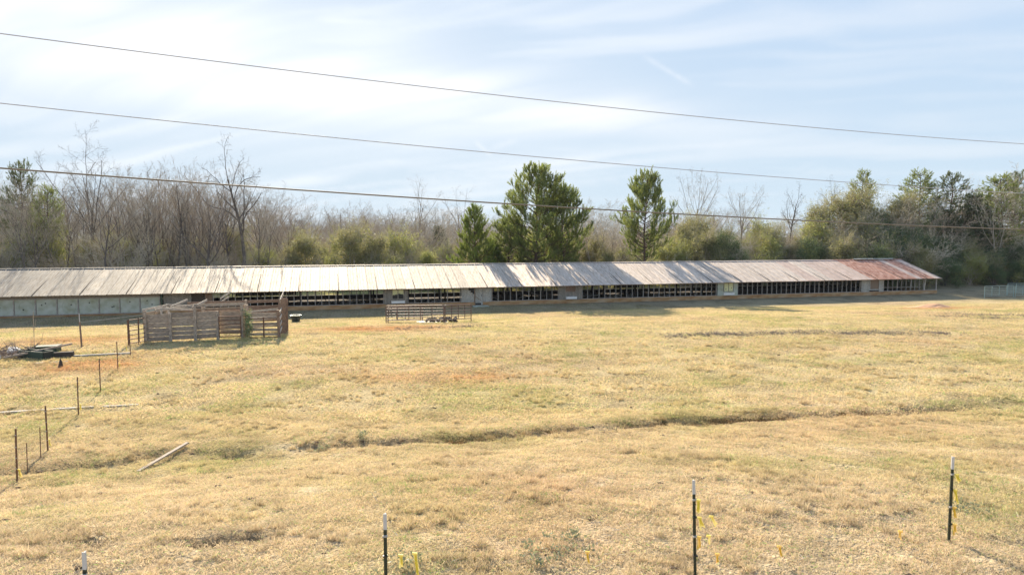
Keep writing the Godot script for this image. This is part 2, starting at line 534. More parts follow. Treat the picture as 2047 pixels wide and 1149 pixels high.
func leaf_cluster(n: int, R: float, l: float) -> PackedVector3Array:
	var v := PackedVector3Array()
	for i in n:
		var p := rv() * R * Vector3(1, 0.8, 1)
		var a := (rv() + Vector3(0, 0.25, 0)).normalized() * l
		var s := a.cross(rv()).normalized() * l * 0.3
		v.append_array(PackedVector3Array([p, p + a * 0.5 + s, p + a, p, p + a, p + a * 0.5 - s]))
	return v

# leafy evergreen shrub or small tree with an uneven outline of separate clumps
func shrub(called: String, H: float, R: float, n: int, m: Material, bark: Material, clus: Array, lumps: int, floor_at := 0.05, twiggy := 0) -> Node3D:
	var b1 := Buf.new()
	var b2 := Buf.new()
	var cs := []
	for k in lumps:
		var a := rng.randf() * TAU
		var hh := lerpf(floor_at, 0.92, pow((k + rng.randf()) / lumps, 0.8))
		var rr := R * sqrt(rng.randf()) * (0.8 if hh < 0.6 else 0.8 * (1.35 - hh))
		cs.append(Vector4(cos(a) * rr, hh * H, sin(a) * rr, rng.randf_range(0.24, 0.46) * R))
	for c in cs:
		var root := Vector3(rng.randf_range(-0.3, 0.3), -0.1, rng.randf_range(-0.3, 0.3)) * R * 0.5
		root.y = -0.1
		var end := Vector3(c.x, c.y, c.z)
		var mid := root.lerp(end, 0.55) + Vector3(0, 0.12 * H, 0) + rv() * 0.15
		b1.tube(PackedVector3Array([root, mid, end]), PackedFloat32Array([0.05, 0.035, 0.012]), 4)
	for k in n:
		var c: Vector4 = cs[rng.randi() % cs.size()]
		var d := rv().normalized()
		var p := Vector3(c.x, c.y, c.z) + d * c.w * pow(rng.randf(), 0.45) * Vector3(1, 0.85, 1)
		if p.y < 0.0: continue
		var tint := rng.randf_range(0.65, 1.3)
		b2.stamp(clus[rng.randi() % clus.size()], Transform3D(Basis.from_euler(rv() * 3.0) * rng.randf_range(0.7, 1.3), p), Color(tint * rng.randf_range(0.85, 1.25), tint, tint * rng.randf_range(0.7, 1.1)))
	for k in twiggy:
		var c: Vector4 = cs[rng.randi() % cs.size()]
		var a := Vector3(c.x, c.y, c.z)
		var d := (rv() + Vector3(0, 0.9, 0)).normalized()
		var tip := a + (d + rv() * 0.4).normalized() * c.w * rng.randf_range(1.3, 2.5)
		b1.tube(PackedVector3Array([a, a + d * c.w * 0.9, tip]), PackedFloat32Array([0.02, 0.013, 0.003]), 3)
		for j in 3:
			var tint := rng.randf_range(0.7, 1.4)
			b2.stamp(clus[rng.randi() % clus.size()], Transform3D(Basis.from_euler(rv() * 3.0) * rng.randf_range(0.25, 0.55), (a + d * c.w * 0.9).lerp(tip, j * 0.42)), Color(tint, tint, tint * 0.85))
	var r := Node3D.new()
	r.name = called
	put("stems", b1.mesh(), bark, r)
	put("crown", b2.mesh(), m, r)
	return r

func place(proto: Node3D, called: String, label: String, category: String, x: float, z: float, size: float, turn: float, group := "", wide := 1.0, tone := -1) -> Node3D:
	var r: Node3D = proto.duplicate()
	r.name = numbered(called)
	add_child(r, true)
	r.position = on(x, z) - Vector3(0, 0.05, 0)
	r.rotation.y = turn
	r.scale = Vector3(size * wide, size, size * wide)
	tag(r, label, category, group)
	if tone >= 0:
		(r.get_child(0) as MeshInstance3D).material_override = M.bark[3 if z > -100.0 and tone != 2 else tone]
		(r.get_child(1) as MeshInstance3D).material_override = M.twig[tone]
	return r

func _ready() -> void:
	var exposure := 2.3
	# ---- camera
	var cam := Camera3D.new()
	cam.name = "camera"
	cam.fov = 45.6
	cam.near = 0.1
	cam.far = 4000.0
	cam.position = Vector3(0, 7.2, 0)
	cam.rotation_degrees.x = -4.333
	add_child(cam)
	# ---- sun
	var az := deg_to_rad(-18.0)
	var el := deg_to_rad(28.0)
	var to_sun := Vector3(sin(az) * cos(el), sin(el), -cos(az) * cos(el))
	var sun := DirectionalLight3D.new()
	sun.name = "sun"
	sun.light_energy = 1.6
	sun.light_color = Color(1.0, 0.94, 0.84)
	sun.light_angular_distance = 0.5
	sun.shadow_enabled = true
	sun.look_at_from_position(to_sun * 100.0, Vector3.ZERO)
	add_child(sun)
	# ---- sky and exposure
	var env := Environment.new()
	env.background_mode = Environment.BG_SKY
	var pano := PanoramaSkyMaterial.new()
	pano.panorama = make_sky(exposure, to_sun)
	env.sky = Sky.new()
	env.sky.sky_material = pano
	env.tonemap_mode = Environment.TONE_MAPPER_LINEAR
	env.tonemap_exposure = exposure
	env.sdfgi_enabled = true
	env.ssao_enabled = true
	env.ssil_enabled = true
	env.fog_enabled = true
	env.fog_mode = Environment.FOG_MODE_EXPONENTIAL
	env.fog_density = 0.00012
	env.fog_light_color = Color(0.86, 0.90, 0.95)
	var we := WorldEnvironment.new()
	we.name = "world"
	we.environment = env
	add_child(we)

	n_big.seed = 3; n_big.frequency = 0.055; n_big.fractal_octaves = 4
	n_mid.seed = 8; n_mid.frequency = 0.45; n_mid.fractal_octaves = 3
	n_fine.seed = 15; n_fine.frequency = 1.4; n_fine.fractal_octaves = 3
	rng.seed = 4242
	make_materials()
	build_ground()
	build_barn()
	build_trees()
	build_pen()
	build_fences()
	build_small()
	build_wires()
	build_grass()

# ---------------------------------------------------------------- ground
func axis_lines(parts: Array, ends: float) -> PackedFloat32Array:
	var a := PackedFloat32Array()
	var lo: float = parts[0][0]
	var st := 3.0
	var out := []
	var v := lo
	while v > -ends:
		v -= st; st *= 1.45
		out.append(v)
	out.reverse()
	for x in out: a.append(x)
	v = lo
	for p in parts:
		while v < p[1] - 1e-4:
			a.append(v)
			v += p[2]
		v = p[1]
	a.append(v)
	st = 3.0
	while v < ends:
		v += st; st *= 1.45
		a.append(v)
	return a

func build_ground() -> void:
	var xs := axis_lines([[-66.0, -28.0, 1.0], [-28.0, 28.0, 0.3], [28.0, 84.0, 1.0]], 1800)
	var ds := axis_lines([[-12.0, 6.0, 2.0], [6.0, 30.0, 0.18], [30.0, 70.0, 0.4], [70.0, 140.0, 1.4]], 1800)
	var nx := xs.size()
	var nd := ds.size()
	var v := PackedVector3Array(); var c := PackedColorArray(); var nn := PackedVector3Array(); var idx := PackedInt32Array()
	v.resize(nx * nd); c.resize(nx * nd); nn.resize(nx * nd)
	for j in nd:
		for i in nx:
			v[j * nx + i] = Vector3(xs[i], height(xs[i], ds[j]), -ds[j])
			c[j * nx + i] = ground_tone(xs[i], ds[j]) * Color(0.84, 0.83, 0.82, 1.0)
	for j in nd:
		for i in nx:
			var l := v[j * nx + maxi(i - 1, 0)]; var r := v[j * nx + mini(i + 1, nx - 1)]
			var f := v[maxi(j - 1, 0) * nx + i]; var b := v[mini(j + 1, nd - 1) * nx + i]
			nn[j * nx + i] = (r - l).cross(b - f).normalized()
	for j in nd - 1:
		for i in nx - 1:
			var a := j * nx + i
			idx.append_array(PackedInt32Array([a, a + nx, a + 1, a + 1, a + nx, a + nx + 1]))
	var arr := []
	arr.resize(Mesh.ARRAY_MAX)
	arr[Mesh.ARRAY_VERTEX] = v; arr[Mesh.ARRAY_COLOR] = c; arr[Mesh.ARRAY_NORMAL] = nn; arr[Mesh.ARRAY_INDEX] = idx
	var m := ArrayMesh.new()
	m.add_surface_from_arrays(Mesh.PRIMITIVE_TRIANGLES, arr)
	var g := put("ground", m, M.ground, self)
	tag(g, "winter pasture of short straw coloured grass with bare red clay patches", "ground", "", "structure")

# ---------------------------------------------------------------- barn
const PHI := 0.25905
const S_LEFT := -64.0
const S_RIGHT := 54.9

func roof_sheet(w: float, L: float, stained: float) -> ArrayMesh:
	var b := Buf.new()
	var xs := [0.0, 0.035, 0.06, 0.095, 0.13, 0.30, 0.325, 0.345, 0.37, 0.56, 0.585, 0.605, 0.63, 0.80, w]
	var ys := [0.0, 0.0, 0.032, 0.032, 0.0, 0.0, 0.012, 0.012, 0.0, 0.0, 0.012, 0.012, 0.0, 0.0, 0.0]
	var zs := [0.0, 0.2, 0.4, 0.6, 0.8, 1.0]
	var warp := []
	for k in 6: warp.append(rng.randf_range(-0.008, 0.008))
	var L2 := L + rng.randf_range(-0.03, 0.04)
	var o := rng.randf() * 3.0
	for j in 5:
		for i in xs.size() - 1:
			var k := 1.0
			if i < 4: k = lerpf(1.0, 0.62, stained * rng.randf_range(0.75, 1.0))
			elif i == 4 or i == xs.size() - 2: k = lerpf(1.0, 0.88, stained)
			b.col = Color(k, k * lerpf(1, 0.95, stained), k * lerpf(1, 0.9, stained))
			var f := func(ii: int, jj: int) -> Vector3:
				return Vector3(xs[ii], ys[ii] + warp[jj] * sin(PI * xs[ii] / w) * 1.5, zs[jj] * L2)
			b.quad(f.call(i, j), f.call(i + 1, j), f.call(i + 1, j + 1), f.call(i, j + 1), xs[i + 1] - xs[i], (zs[j + 1] - zs[j]) * L2, Vector2(xs[i] + o, zs[j] * L2 + o))
	# turned-down lower edge gives the sheet its thickness
	b.col = Color(0.75, 0.72, 0.7)
	for i in xs.size() - 1:
		b.quad(Vector3(xs[i], ys[i], L2), Vector3(xs[i + 1], ys[i + 1], L2), Vector3(xs[i + 1], ys[i + 1] - 0.012, L2), Vector3(xs[i], ys[i] - 0.012, L2), 0.1, 0.1)
	return b.mesh()

func sheet_mat(s: float) -> StandardMaterial3D:
	var r := 0.0
	if s < 4: r = 0.0 + 0.8 * sst(-45, -12, s) + 1.2 * sst(-12, 4, s)
	else: r = 2.0 + 1.0 * sst(32, 49, s)
	r = clampf(r + (rng.randf_range(-0.2, 0.2) if s < 24 else rng.randf_range(-0.3, 0.3)), 0, 3)
	return M.roof[(rng.randi() % 5) * 7 + int(round(r * 2.0))]

func siding(b: Buf, s0: float, s1: float, y0: float, y1: float, n: float, step: float) -> void:
	var s := s0
	while s < s1 - 0.05:
		var e := minf(s + step, s1)
		b.col = grey(rng.randf_range(0.82, 1.05))
		b.beam(Vector3((s + e) / 2, y0, n + rng.randf_range(-0.006, 0.006)), Vector3((s + e) / 2, y1, n), e - s - 0.012, 0.03, Vector3(0, 0, 1), rng.randf() * 7)
		s = e

func build_barn() -> void:
	var root := thing("poultry_barn", "very long low poultry barn with open sides under a weathered tin roof", "barn", Vector3(0, 0, -70.9), PHI)
	var Wn := -11.8
	# foundation walls and floor
	for q in [["front_foundation", S_LEFT, S_RIGHT, -0.2, 0.0, 0.43], ["back_foundation", S_LEFT, S_RIGHT, Wn, Wn + 0.2, 0.42]]:
		var b := Buf.new()
		b.beam(Vector3(q[1], -0.25 + q[5] / 2, (q[3] + q[4]) / 2), Vector3(q[2], -0.25 + q[5] / 2, (q[3] + q[4]) / 2), q[4] - q[3], q[5] + 0.5)
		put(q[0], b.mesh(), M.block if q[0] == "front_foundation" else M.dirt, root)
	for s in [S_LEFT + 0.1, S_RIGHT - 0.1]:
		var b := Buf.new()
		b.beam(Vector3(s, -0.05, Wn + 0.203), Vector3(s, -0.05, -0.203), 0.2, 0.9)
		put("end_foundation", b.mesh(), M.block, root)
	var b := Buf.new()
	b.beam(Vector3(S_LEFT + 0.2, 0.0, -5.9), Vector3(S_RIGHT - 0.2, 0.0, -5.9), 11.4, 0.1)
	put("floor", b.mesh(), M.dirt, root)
	# framing of the front wall: sill, plate, fascia, studs
	b = Buf.new()
	b.beam(Vector3(S_LEFT, 0.455, -0.1), Vector3(S_RIGHT, 0.455, -0.1), 0.16, 0.05)
	b.beam(Vector3(S_LEFT, 1.98, -0.1), Vector3(S_RIGHT, 1.98, -0.1), 0.12, 0.24)
	var front := put("front_wall", b.mesh(), M.stud, root)
	b = Buf.new()
	b.beam(Vector3(S_LEFT, 1.925, 0.55), Vector3(S_RIGHT + 0.1, 1.925, 0.55), 0.03, 0.08)
	put("fascia", b.mesh(), M.brown_wood, root)
	# stretches of the front: open bays and closed panels, as seen along the barn
	var open_bays := [[-29.55, -13.2], [-10.75, -5.45], [-2.1, 5.1], [7.8, 24.0], [26.7, 43.45], [46.85, 52.9]]
	var studs := []
	for k in 4:
		b = Buf.new()
		b.col = grey([0.9, 1.05, 0.75, 1.2][k])
		b.beam(Vector3(0, 0.482, -0.1), Vector3(rng.randf_range(-0.015, 0.015), 1.858, -0.1), 0.075, 0.09, Vector3(0, 0, 1), k * 1.3)
		studs.append(b.mesh())
	for q in open_bays:
		var s: float = q[0]
		var step: float = (q[1] - q[0]) / round((q[1] - q[0]) / 0.645)
		var k := 0
		while s < q[1] + 0.01:
			put("stud", studs[rng.randi() % 4], M.stud, front, Transform3D(Basis.IDENTITY, Vector3(s + rng.randf_range(-0.03, 0.03), 0, 0)))
			s += step
			k += 1
	# closed panels
	var panels := [[-33.1, -30.74, M.siding, 0.24], [-13.13, -10.82, M.siding, 0.2], [-5.37, -3.95, M.white_siding, 0.3], [-3.1, -2.17, M.white_siding, 0.3], [5.16, 7.73, M.siding, 0.22], [24.06, 26.63, M.fan_panel, 0.9], [43.52, 44.75, M.white_siding, 0.4], [46.1, 46.79, M.white_siding, 0.35]]
	for q in panels:
		b = Buf.new()
		siding(b, q[0], q[1], 0.40, 1.9, 0.02, q[3])
		var label := ""
		put("wall_panel", b.mesh(), q[2], front)
	# rust-stained boards over the panel right of the middle
	b = Buf.new()
	siding(b, 5.9, 7.0, 1.25, 1.88, 0.055, 0.37)
	put("stained_board", b.mesh(), M.brown_wood, front)
	# two-pane windows with a white tray below
	for q in [[-12.35, -11.2, 1], [24.85, 26.05, 0]]:
		b = Buf.new()
		var c: float = (q[0] + q[1]) / 2
		for x in [q[0], c, q[1]]:
			b.beam(Vector3(x, 0.9, 0.07), Vector3(x, 1.87, 0.07), 0.06, 0.05, Vector3(0, 0, 1))
		for y in [0.9, 1.87]:
			b.beam(Vector3(q[0] - 0.04, y, 0.072), Vector3(q[1] + 0.04, y, 0.072), 0.05, 0.06)
		var w := put("window", b.mesh(), M.siding, front)
		for k in 2:
			b = Buf.new()
			var x0: float = lerpf(q[0], q[1], k * 0.5) + 0.04
			var x1: float = lerpf(q[0], q[1], k * 0.5 + 0.5) - 0.04
			var low := 1.28 if q[2] == 1 else 0.93
			b.beam(Vector3((x0 + x1) / 2, low, 0.06), Vector3((x0 + x1) / 2, 1.84, 0.06), x1 - x0, 0.012, Vector3(0, 0, 1))
			put("pane", b.mesh(), M.pane, w)
			b = Buf.new()
			if q[2] == 1:                                   # broken out below, jagged
				for j in 6:
					var xa := lerpf(x0, x1, j / 6.0)
					b.quad(Vector3(xa, 0.92, 0.065), Vector3(lerpf(x0, x1, (j + 1) / 6.0), 0.92, 0.065), Vector3(lerpf(x0, x1, (j + 1) / 6.0), 1.28 + rng.randf() * 0.22, 0.07), Vector3(xa, 1.28 + rng.randf() * 0.22, 0.07))
			else:
				b.beam(Vector3(x0 + 0.18 + 0.1 * k, 1.1 + 0.12 * k, 0.07), Vector3(x0 + 0.24 + 0.1 * k, 1.22 + 0.12 * k, 0.07), 0.07, 0.01, Vector3(0, 0, 1))
			put("broken_hole", b.mesh(), M.black, w)
		b = Buf.new()
		b.beam(Vector3(q[0] - 0.08, 0.60, 0.13), Vector3(q[1] + 0.08, 0.60, 0.13), 0.2, 0.22)
		b.beam(Vector3(q[0] - 0.11, 0.725, 0.14), Vector3(q[1] + 0.11, 0.725, 0.14), 0.25, 0.03)
		put("white_tray", b.mesh(), M.white, front)
	b = Buf.new()
	b.beam(Vector3(5.92, 0.60, 0.13), Vector3(7.1, 0.60, 0.13), 0.2, 0.22)
	b.beam(Vector3(5.9, 0.725, 0.14), Vector3(7.12, 0.725, 0.14), 0.25, 0.03)
	put("white_tray", b.mesh(), M.white, front)
	# screened opening in the white panel near the right end
	b = Buf.new()
	b.beam(Vector3(45.42, 0.72, 0.0), Vector3(45.42, 1.88, 0.0), 1.34, 0.02, Vector3(0, 0, 1))
	put("window_screen", b.mesh(), M.screen, front)
	b = Buf.new()
	b.beam(Vector3(44.6, 0.68, 0.07), Vector3(46.25, 0.68, 0.07), 0.1, 0.12)
	b.beam(Vector3(44.76, 0.75, 0.05), Vector3(44.76, 1.88, 0.05), 0.08, 0.05, Vector3(0, 0, 1))
	b.beam(Vector3(46.1, 0.75, 0.05), Vector3(46.1, 1.88, 0.05), 0.08, 0.05, Vector3(0, 0, 1))
	put("screen_frame", b.mesh(), M.white_siding, front)
	# white door with a torn corner, and the dark doorway further left
	b = Buf.new()
	siding(b, -3.92, -3.12, 0.1, 1.86, 0.04, 0.4)
	var door := put("door", b.mesh(), M.white_siding, root)
	b = Buf.new()
	b.beam(Vector3(-3.25, 1.0, 0.08), Vector3(-3.25, 1.16, 0.08), 0.05, 0.03, Vector3(0, 0, 1))
	put("handle", b.mesh(), M.black, door)
	for q in [[-4.62, -4.06, 1.62, 1.9], [-4.4, -4.0, 1.4, 1.63], [-4.2, -3.97, 1.25, 1.41], [-3.9, -3.3, 0.12, 0.3]]:
		b = Buf.new()
		b.beam(Vector3((q[0] + q[1]) / 2, q[2], 0.061), Vector3((q[0] + q[1]) / 2, q[3], 0.061), q[1] - q[0], 0.01, Vector3(0, 0, 1))
		put("torn_hole", b.mesh(), M.black, front)
	b = Buf.new()
	b.beam(Vector3(-3.99, 0.3, 0.08), Vector3(-3.99, 1.88, 0.08), 0.07, 0.06, Vector3(0, 0, 1))
	b.beam(Vector3(-4.0, 1.05, 0.09), Vector3(-3.3, 0.55, 0.09), 0.05, 0.03, Vector3(0, 0, 1))
	put("door_frame", b.mesh(), M.brown_wood, front)
	b = Buf.new()
	b.beam(Vector3(-4.3, 0.02, 0.7), Vector3(-2.7, 0.02, 0.7), 1.0, 0.12)
	put("door_step", b.mesh(), M.fan_panel, root)
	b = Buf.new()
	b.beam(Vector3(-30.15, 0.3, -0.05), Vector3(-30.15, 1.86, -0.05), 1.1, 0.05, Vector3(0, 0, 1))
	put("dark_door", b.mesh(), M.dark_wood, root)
	b = Buf.new()                                            # small frame and boards beside the dark door
	siding(b, -29.55, -28.9, 0.6, 1.86, 0.0, 0.3)
	put("wall_panel", b.mesh(), M.brown_wood, front)
	b = Buf.new()
	for y in [0.98, 1.62]: b.beam(Vector3(-28.85, y, 0.0), Vector3(-27.9, y, 0.0), 0.05, 0.09)
	for s in [-28.85, -27.9]: b.beam(Vector3(s, 0.62, 0.01), Vector3(s, 1.86, 0.01), 0.08, 0.05, Vector3(0, 0, 1))
	put("small_frame", b.mesh(), M.stud, front)
	# closed fan panels at the left end, each with its own frame
	var s := -33.35
	var kk := 0
	while s > S_LEFT + 1.0:
		var e := s - 1.66
		b = Buf.new()
		b.beam(Vector3((s + e) / 2, 0.22, 0.02), Vector3((s + e) / 2, 1.6, 0.02), 1.64, 0.04, Vector3(0, 0, 1))
		var fp := put("fan_panel", b.mesh(), M.fan_panel, front)
		b = Buf.new()
		b.beam(Vector3(s - 0.05, 0.2, 0.06), Vector3(s - 0.05, 1.64, 0.06), 0.09, 0.07, Vector3(0, 0, 1))
		b.beam(Vector3(s, 1.64, 0.058), Vector3(e, 1.64, 0.058), 0.07, 0.09)
		b.beam(Vector3(s, 0.22, 0.056), Vector3(e, 0.22, 0.056), 0.07, 0.07)
		put("frame", b.mesh(), M.stud, fp)
		if kk % 2 == 0 or rng.randf() < 0.5:
			b = Buf.new()
			var ce := Vector3((s + e) / 2 + 0.05, 0.95, 0.05)
			for j in 20:
				var a0 := TAU * j / 20.0
				var a1 := TAU * (j + 1) / 20.0
				b.beam(ce + Vector3(cos(a0), sin(a0), 0) * 0.55, ce + Vector3(cos(a1), sin(a1), 0) * 0.55, 0.03, 0.025, Vector3(0, 0, 1))
			put("fan_ring", b.mesh(), M.fan_panel, fp)
		for j in 1 + rng.randi() % 2:
			b = Buf.new()
			var hc := Vector3(lerpf(s, e, rng.randf_range(0.25, 0.8)), rng.randf_range(0.65, 1.25), 0.046 + 0.003 * j)
			b.beam(hc, hc + Vector3(0, 0.1, 0), 0.1, 0.01, Vector3(0, 0, 1))
			put("hole", b.mesh(), M.black, fp)
		s = e
		kk += 1
	b = Buf.new()
	siding(b, S_LEFT, s, 0.5, 1.9, 0.02, 0.3)
	put("wall_panel", b.mesh(), M.siding, front)
	b = Buf.new()                                            # boards above the fan panels and the dark post that ends them
	b.beam(Vector3(-33.4, 1.78, 0.03), Vector3(S_LEFT, 1.78, 0.03), 0.03, 0.17)
	put("header_board", b.mesh(), M.siding, front)
	b = Buf.new()
	b.beam(Vector3(-33.24, 0.1, 0.1), Vector3(-33.24, 1.9, 0.1), 0.15, 0.12, Vector3(0, 0, 1))
	put("dark_post", b.mesh(), M.dark_green, front)
	# right end: white post, end posts, low rail
	b = Buf.new()
	b.beam(Vector3(52.95, 0.47, -0.1), Vector3(53.1, 1.9, -0.1), 0.16, 0.14, Vector3(0, 0, 1))
	put("white_post", b.mesh(), M.white_siding, front)
	for q in [[54.8, -0.1], [54.8, -3.9], [54.8, -7.9], [54.8, -11.7]]:
		b = Buf.new()
		b.beam(Vector3(q[0], 0.45, q[1]), Vector3(q[0], 1.9 + (1.25 if q[1] < -2 and q[1] > -10 else 0.0), q[1]), 0.14, 0.14, Vector3(0, 0, 1))
		put("end_post", b.mesh(), M.stud, root)
	b = Buf.new()
	b.beam(Vector3(46.9, 0.86, -0.5), Vector3(52.8, 0.86, -0.5), 0.14, 0.1)
	put("low_rail", b.mesh(), M.siding, root)
	# back wall
	b = Buf.new()
	b.beam(Vector3(S_LEFT, 0.448, Wn + 0.1), Vector3(S_RIGHT, 0.448, Wn + 0.1), 0.2, 0.05)
	b.beam(Vector3(S_LEFT, 1.98, Wn + 0.1), Vector3(S_RIGHT, 1.98, Wn + 0.1), 0.12, 0.24)
	var back := put("back_wall", b.mesh(), M.stud, root)
	s = S_LEFT
	while s < S_RIGHT:
		put("stud", studs[rng.randi() % 4], M.stud, back, Transform3D(Basis.IDENTITY, Vector3(s, -0.004, Wn + 0.2)))
		s += 0.98
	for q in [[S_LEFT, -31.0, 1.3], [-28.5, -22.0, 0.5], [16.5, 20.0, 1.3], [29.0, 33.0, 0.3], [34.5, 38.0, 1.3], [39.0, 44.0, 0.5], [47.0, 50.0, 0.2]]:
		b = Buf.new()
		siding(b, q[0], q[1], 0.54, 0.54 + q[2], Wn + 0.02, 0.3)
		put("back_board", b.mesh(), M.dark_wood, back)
	# end wall on the left (out of view)
	b = Buf.new()
	for k in 40:
		var n := lerpf(-0.15, Wn + 0.15, (k + 0.5) / 40.0)
		b.beam(Vector3(S_LEFT + 0.1, 0.45, n), Vector3(S_LEFT + 0.1, 1.85 + (5.9 - absf(n + 5.9)) * 0.32, n), 0.29, 0.03, Vector3(1, 0, 0))
	put("end_wall", b.mesh(), M.siding, root)
	# inside: posts, trusses, dropped boards and scraps of pale plastic on the floor
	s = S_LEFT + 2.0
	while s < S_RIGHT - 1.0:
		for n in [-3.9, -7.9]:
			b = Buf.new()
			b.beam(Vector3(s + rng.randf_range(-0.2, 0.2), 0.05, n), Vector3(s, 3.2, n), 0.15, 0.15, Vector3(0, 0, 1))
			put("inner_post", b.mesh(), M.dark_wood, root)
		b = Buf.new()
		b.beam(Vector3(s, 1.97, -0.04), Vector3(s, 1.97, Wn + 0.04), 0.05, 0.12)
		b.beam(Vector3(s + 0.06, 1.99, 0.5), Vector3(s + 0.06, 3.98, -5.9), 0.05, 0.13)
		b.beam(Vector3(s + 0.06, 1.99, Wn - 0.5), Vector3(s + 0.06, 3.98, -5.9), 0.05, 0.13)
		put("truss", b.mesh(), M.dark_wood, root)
		s += 3.7
	b = Buf.new()
	b.beam(Vector3(1.2, 1.5, -4.0), Vector3(4.6, 0.5, -3.4), 0.2, 0.05)
	put("fallen_board", b.mesh(), M.siding, root)
	for q in [[-19.6, -17.6], [-18.4, -15.2], [-9.9, -8.8], [-8.3, -5.8], [-1.7, -0.6], [9.6, 12.0], [12.4, 14.2], [15.2, 16.0], [24.0, 24.4], [18.8, 20.4], [47.6, 49.6], [2.0, 2.8]]:
		b = Buf.new()
		var n := rng.randf_range(-5.2, -4.4)
		var pr := Vector3(q[0], 0.07, n)
		while pr.x < q[1]:
			var nx := pr + Vector3(rng.randf_range(0.2, 0.5), 0, rng.randf_range(-0.2, 0.2))
			nx.y = rng.randf_range(0.08, 0.3)
			b.quad(pr, nx, nx + Vector3(0, 0.1, -0.6), pr + Vector3(0, 0.05, -0.7))
			pr = nx
		put("plastic_scrap", b.mesh(), M.white, root)
	# roof
	var slope := atan2(2.13, 6.5)
	var L := 6.86
	b = Buf.new()
	for k in 6:
		var t := (k + 0.3) / 6.0
		b.beam(Vector3(S_LEFT, 4.0 - 2.13 * t, -5.9 + 6.5 * t), Vector3(S_RIGHT, 4.0 - 2.13 * t, -5.9 + 6.5 * t), 0.09, 0.05)
	var fr := put("front_roof", b.mesh(), M.dark_wood, root)
	fr.set_meta("label", "weathered tin roof slope facing the pasture, rusty towards its right end")
	var clean := []
	var dirty := []
	for k in 6:
		clean.append(roof_sheet(0.93, L, 0.08))
		dirty.append(roof_sheet(0.93, L, 1.0))
	s = S_LEFT - 0.2
	var bs := Basis(Vector3.RIGHT, Vector3(0, cos(slope), sin(slope)), Vector3(0, -sin(slope), cos(slope)))
	kk = 0
	while s < 54.35:
		var set_: Array = dirty if rng.randf() < sst(5, 26, s) * (1.0 - 0.6 * sst(38, 44, s)) + 0.05 else clean
		put("roof_sheet", set_[rng.randi() % 6], sheet_mat(s), fr, Transform3D(bs, Vector3(s, 4.085 + 0.006 * (kk % 2), -5.9)))
		s += 0.915
		kk += 1
	# back slope, out of sight
	b = Buf.new()
	for k in 130:
		var s0 := S_LEFT - 0.2 + 0.917 * k
		if s0 > 54.3: break
		b.quad(Vector3(s0, 4.08, -5.9), Vector3(s0 + 0.86, 4.08, -5.9), Vector3(s0 + 0.86, 1.95, -12.4), Vector3(s0, 1.95, -12.4), 0.9, L)
		b.quad(Vector3(s0 + 0.86, 4.08, -5.9), Vector3(s0 + 0.917, 4.11, -5.9), Vector3(s0 + 0.917, 1.98, -12.4), Vector3(s0 + 0.86, 1.95, -12.4), 0.9, L)
	put("back_roof", b.mesh(), M.roof[1], root)
	# ridge cap pieces; two raised pale ones near the right end
	s = S_LEFT - 0.2
	while s < 55.0:
		var e := minf(s + 3.1, 55.05)
		b = Buf.new()
		var up := 0.0
		for q in [[47.6, 0.10], [53.0, 0.09]]:
			if s <= q[0] and e > q[0]: up = q[1]
		for sd in [-1, 1]:
			b.beam(Vector3(s, 4.10 + up, -5.9 + sd * 0.11), Vector3(e - 0.02, 4.10 + up + rng.randf_range(-0.01, 0.01), -5.9 + sd * 0.11), 0.26, 0.012, Vector3(0, 1, sd * 0.33))
		put("ridge_cap", b.mesh(), M.white_siding if up > 0 else sheet_mat(s), root)
		s = e
	b = Buf.new()
	b.beam(Vector3(55.03, 3.98, -5.9), Vector3(55.03, 1.88, 0.55), 0.03, 0.14)
	b.beam(Vector3(55.03, 3.98, -5.9), Vector3(55.03, 1.88, -12.35), 0.03, 0.14)
	put("barge_board", b.mesh(), M.stud, root)

# ---------------------------------------------------------------- vegetation
func top_at(u: float) -> float:                                # rise of the skyline above the eye, per metre of distance
	var px := [-900.0, 0.0, 100.0, 250.0, 350.0, 430.0, 520.0, 600.0, 700.0, 780.0, 850.0, 950.0, 1050.0, 1200.0, 1300.0, 1450.0, 1550.0, 1650.0, 1750.0, 1850.0, 1950.0, 2047.0, 2900.0]
	var py := [330.0, 330.0, 345.0, 325.0, 305.0, 318.0, 352.0, 375.0, 385.0, 392.0, 405.0, 415.0, 425.0, 415.0, 432.0, 405.0, 428.0, 415.0, 385.0, 378.0, 355.0, 345.0, 340.0]
	var x := 1023.5 + u * 1366.0
	for i in px.size() - 1:
		if x < px[i + 1]: return (471.0 - lerpf(py[i], py[i + 1], clampf((x - px[i]) / (px[i + 1] - px[i]), 0, 1))) / 1366.0
	return 0.09

func landmark(u: float) -> String:
	var at := [-0.66, -0.55, -0.45, -0.35, -0.22, -0.11, -0.02, 0.08, 0.16, 0.25, 0.36, 0.46, 0.55, 0.65]
	var t := ["at the left edge", "near the broad tallest tree", "near the fan shaped trees", "near the crooked tall tree", "right of the crooked tall tree", "left of the young pine", "around the young pine", "behind the dense pine group", "left of the single pine", "around the single pine", "near the round bare trees", "near the leaning tree", "near the slim layered pine", "above the barn's right end"]
	for i in at.size():
		if u < at[i]: return t[i]
	return "behind the right edge gates"

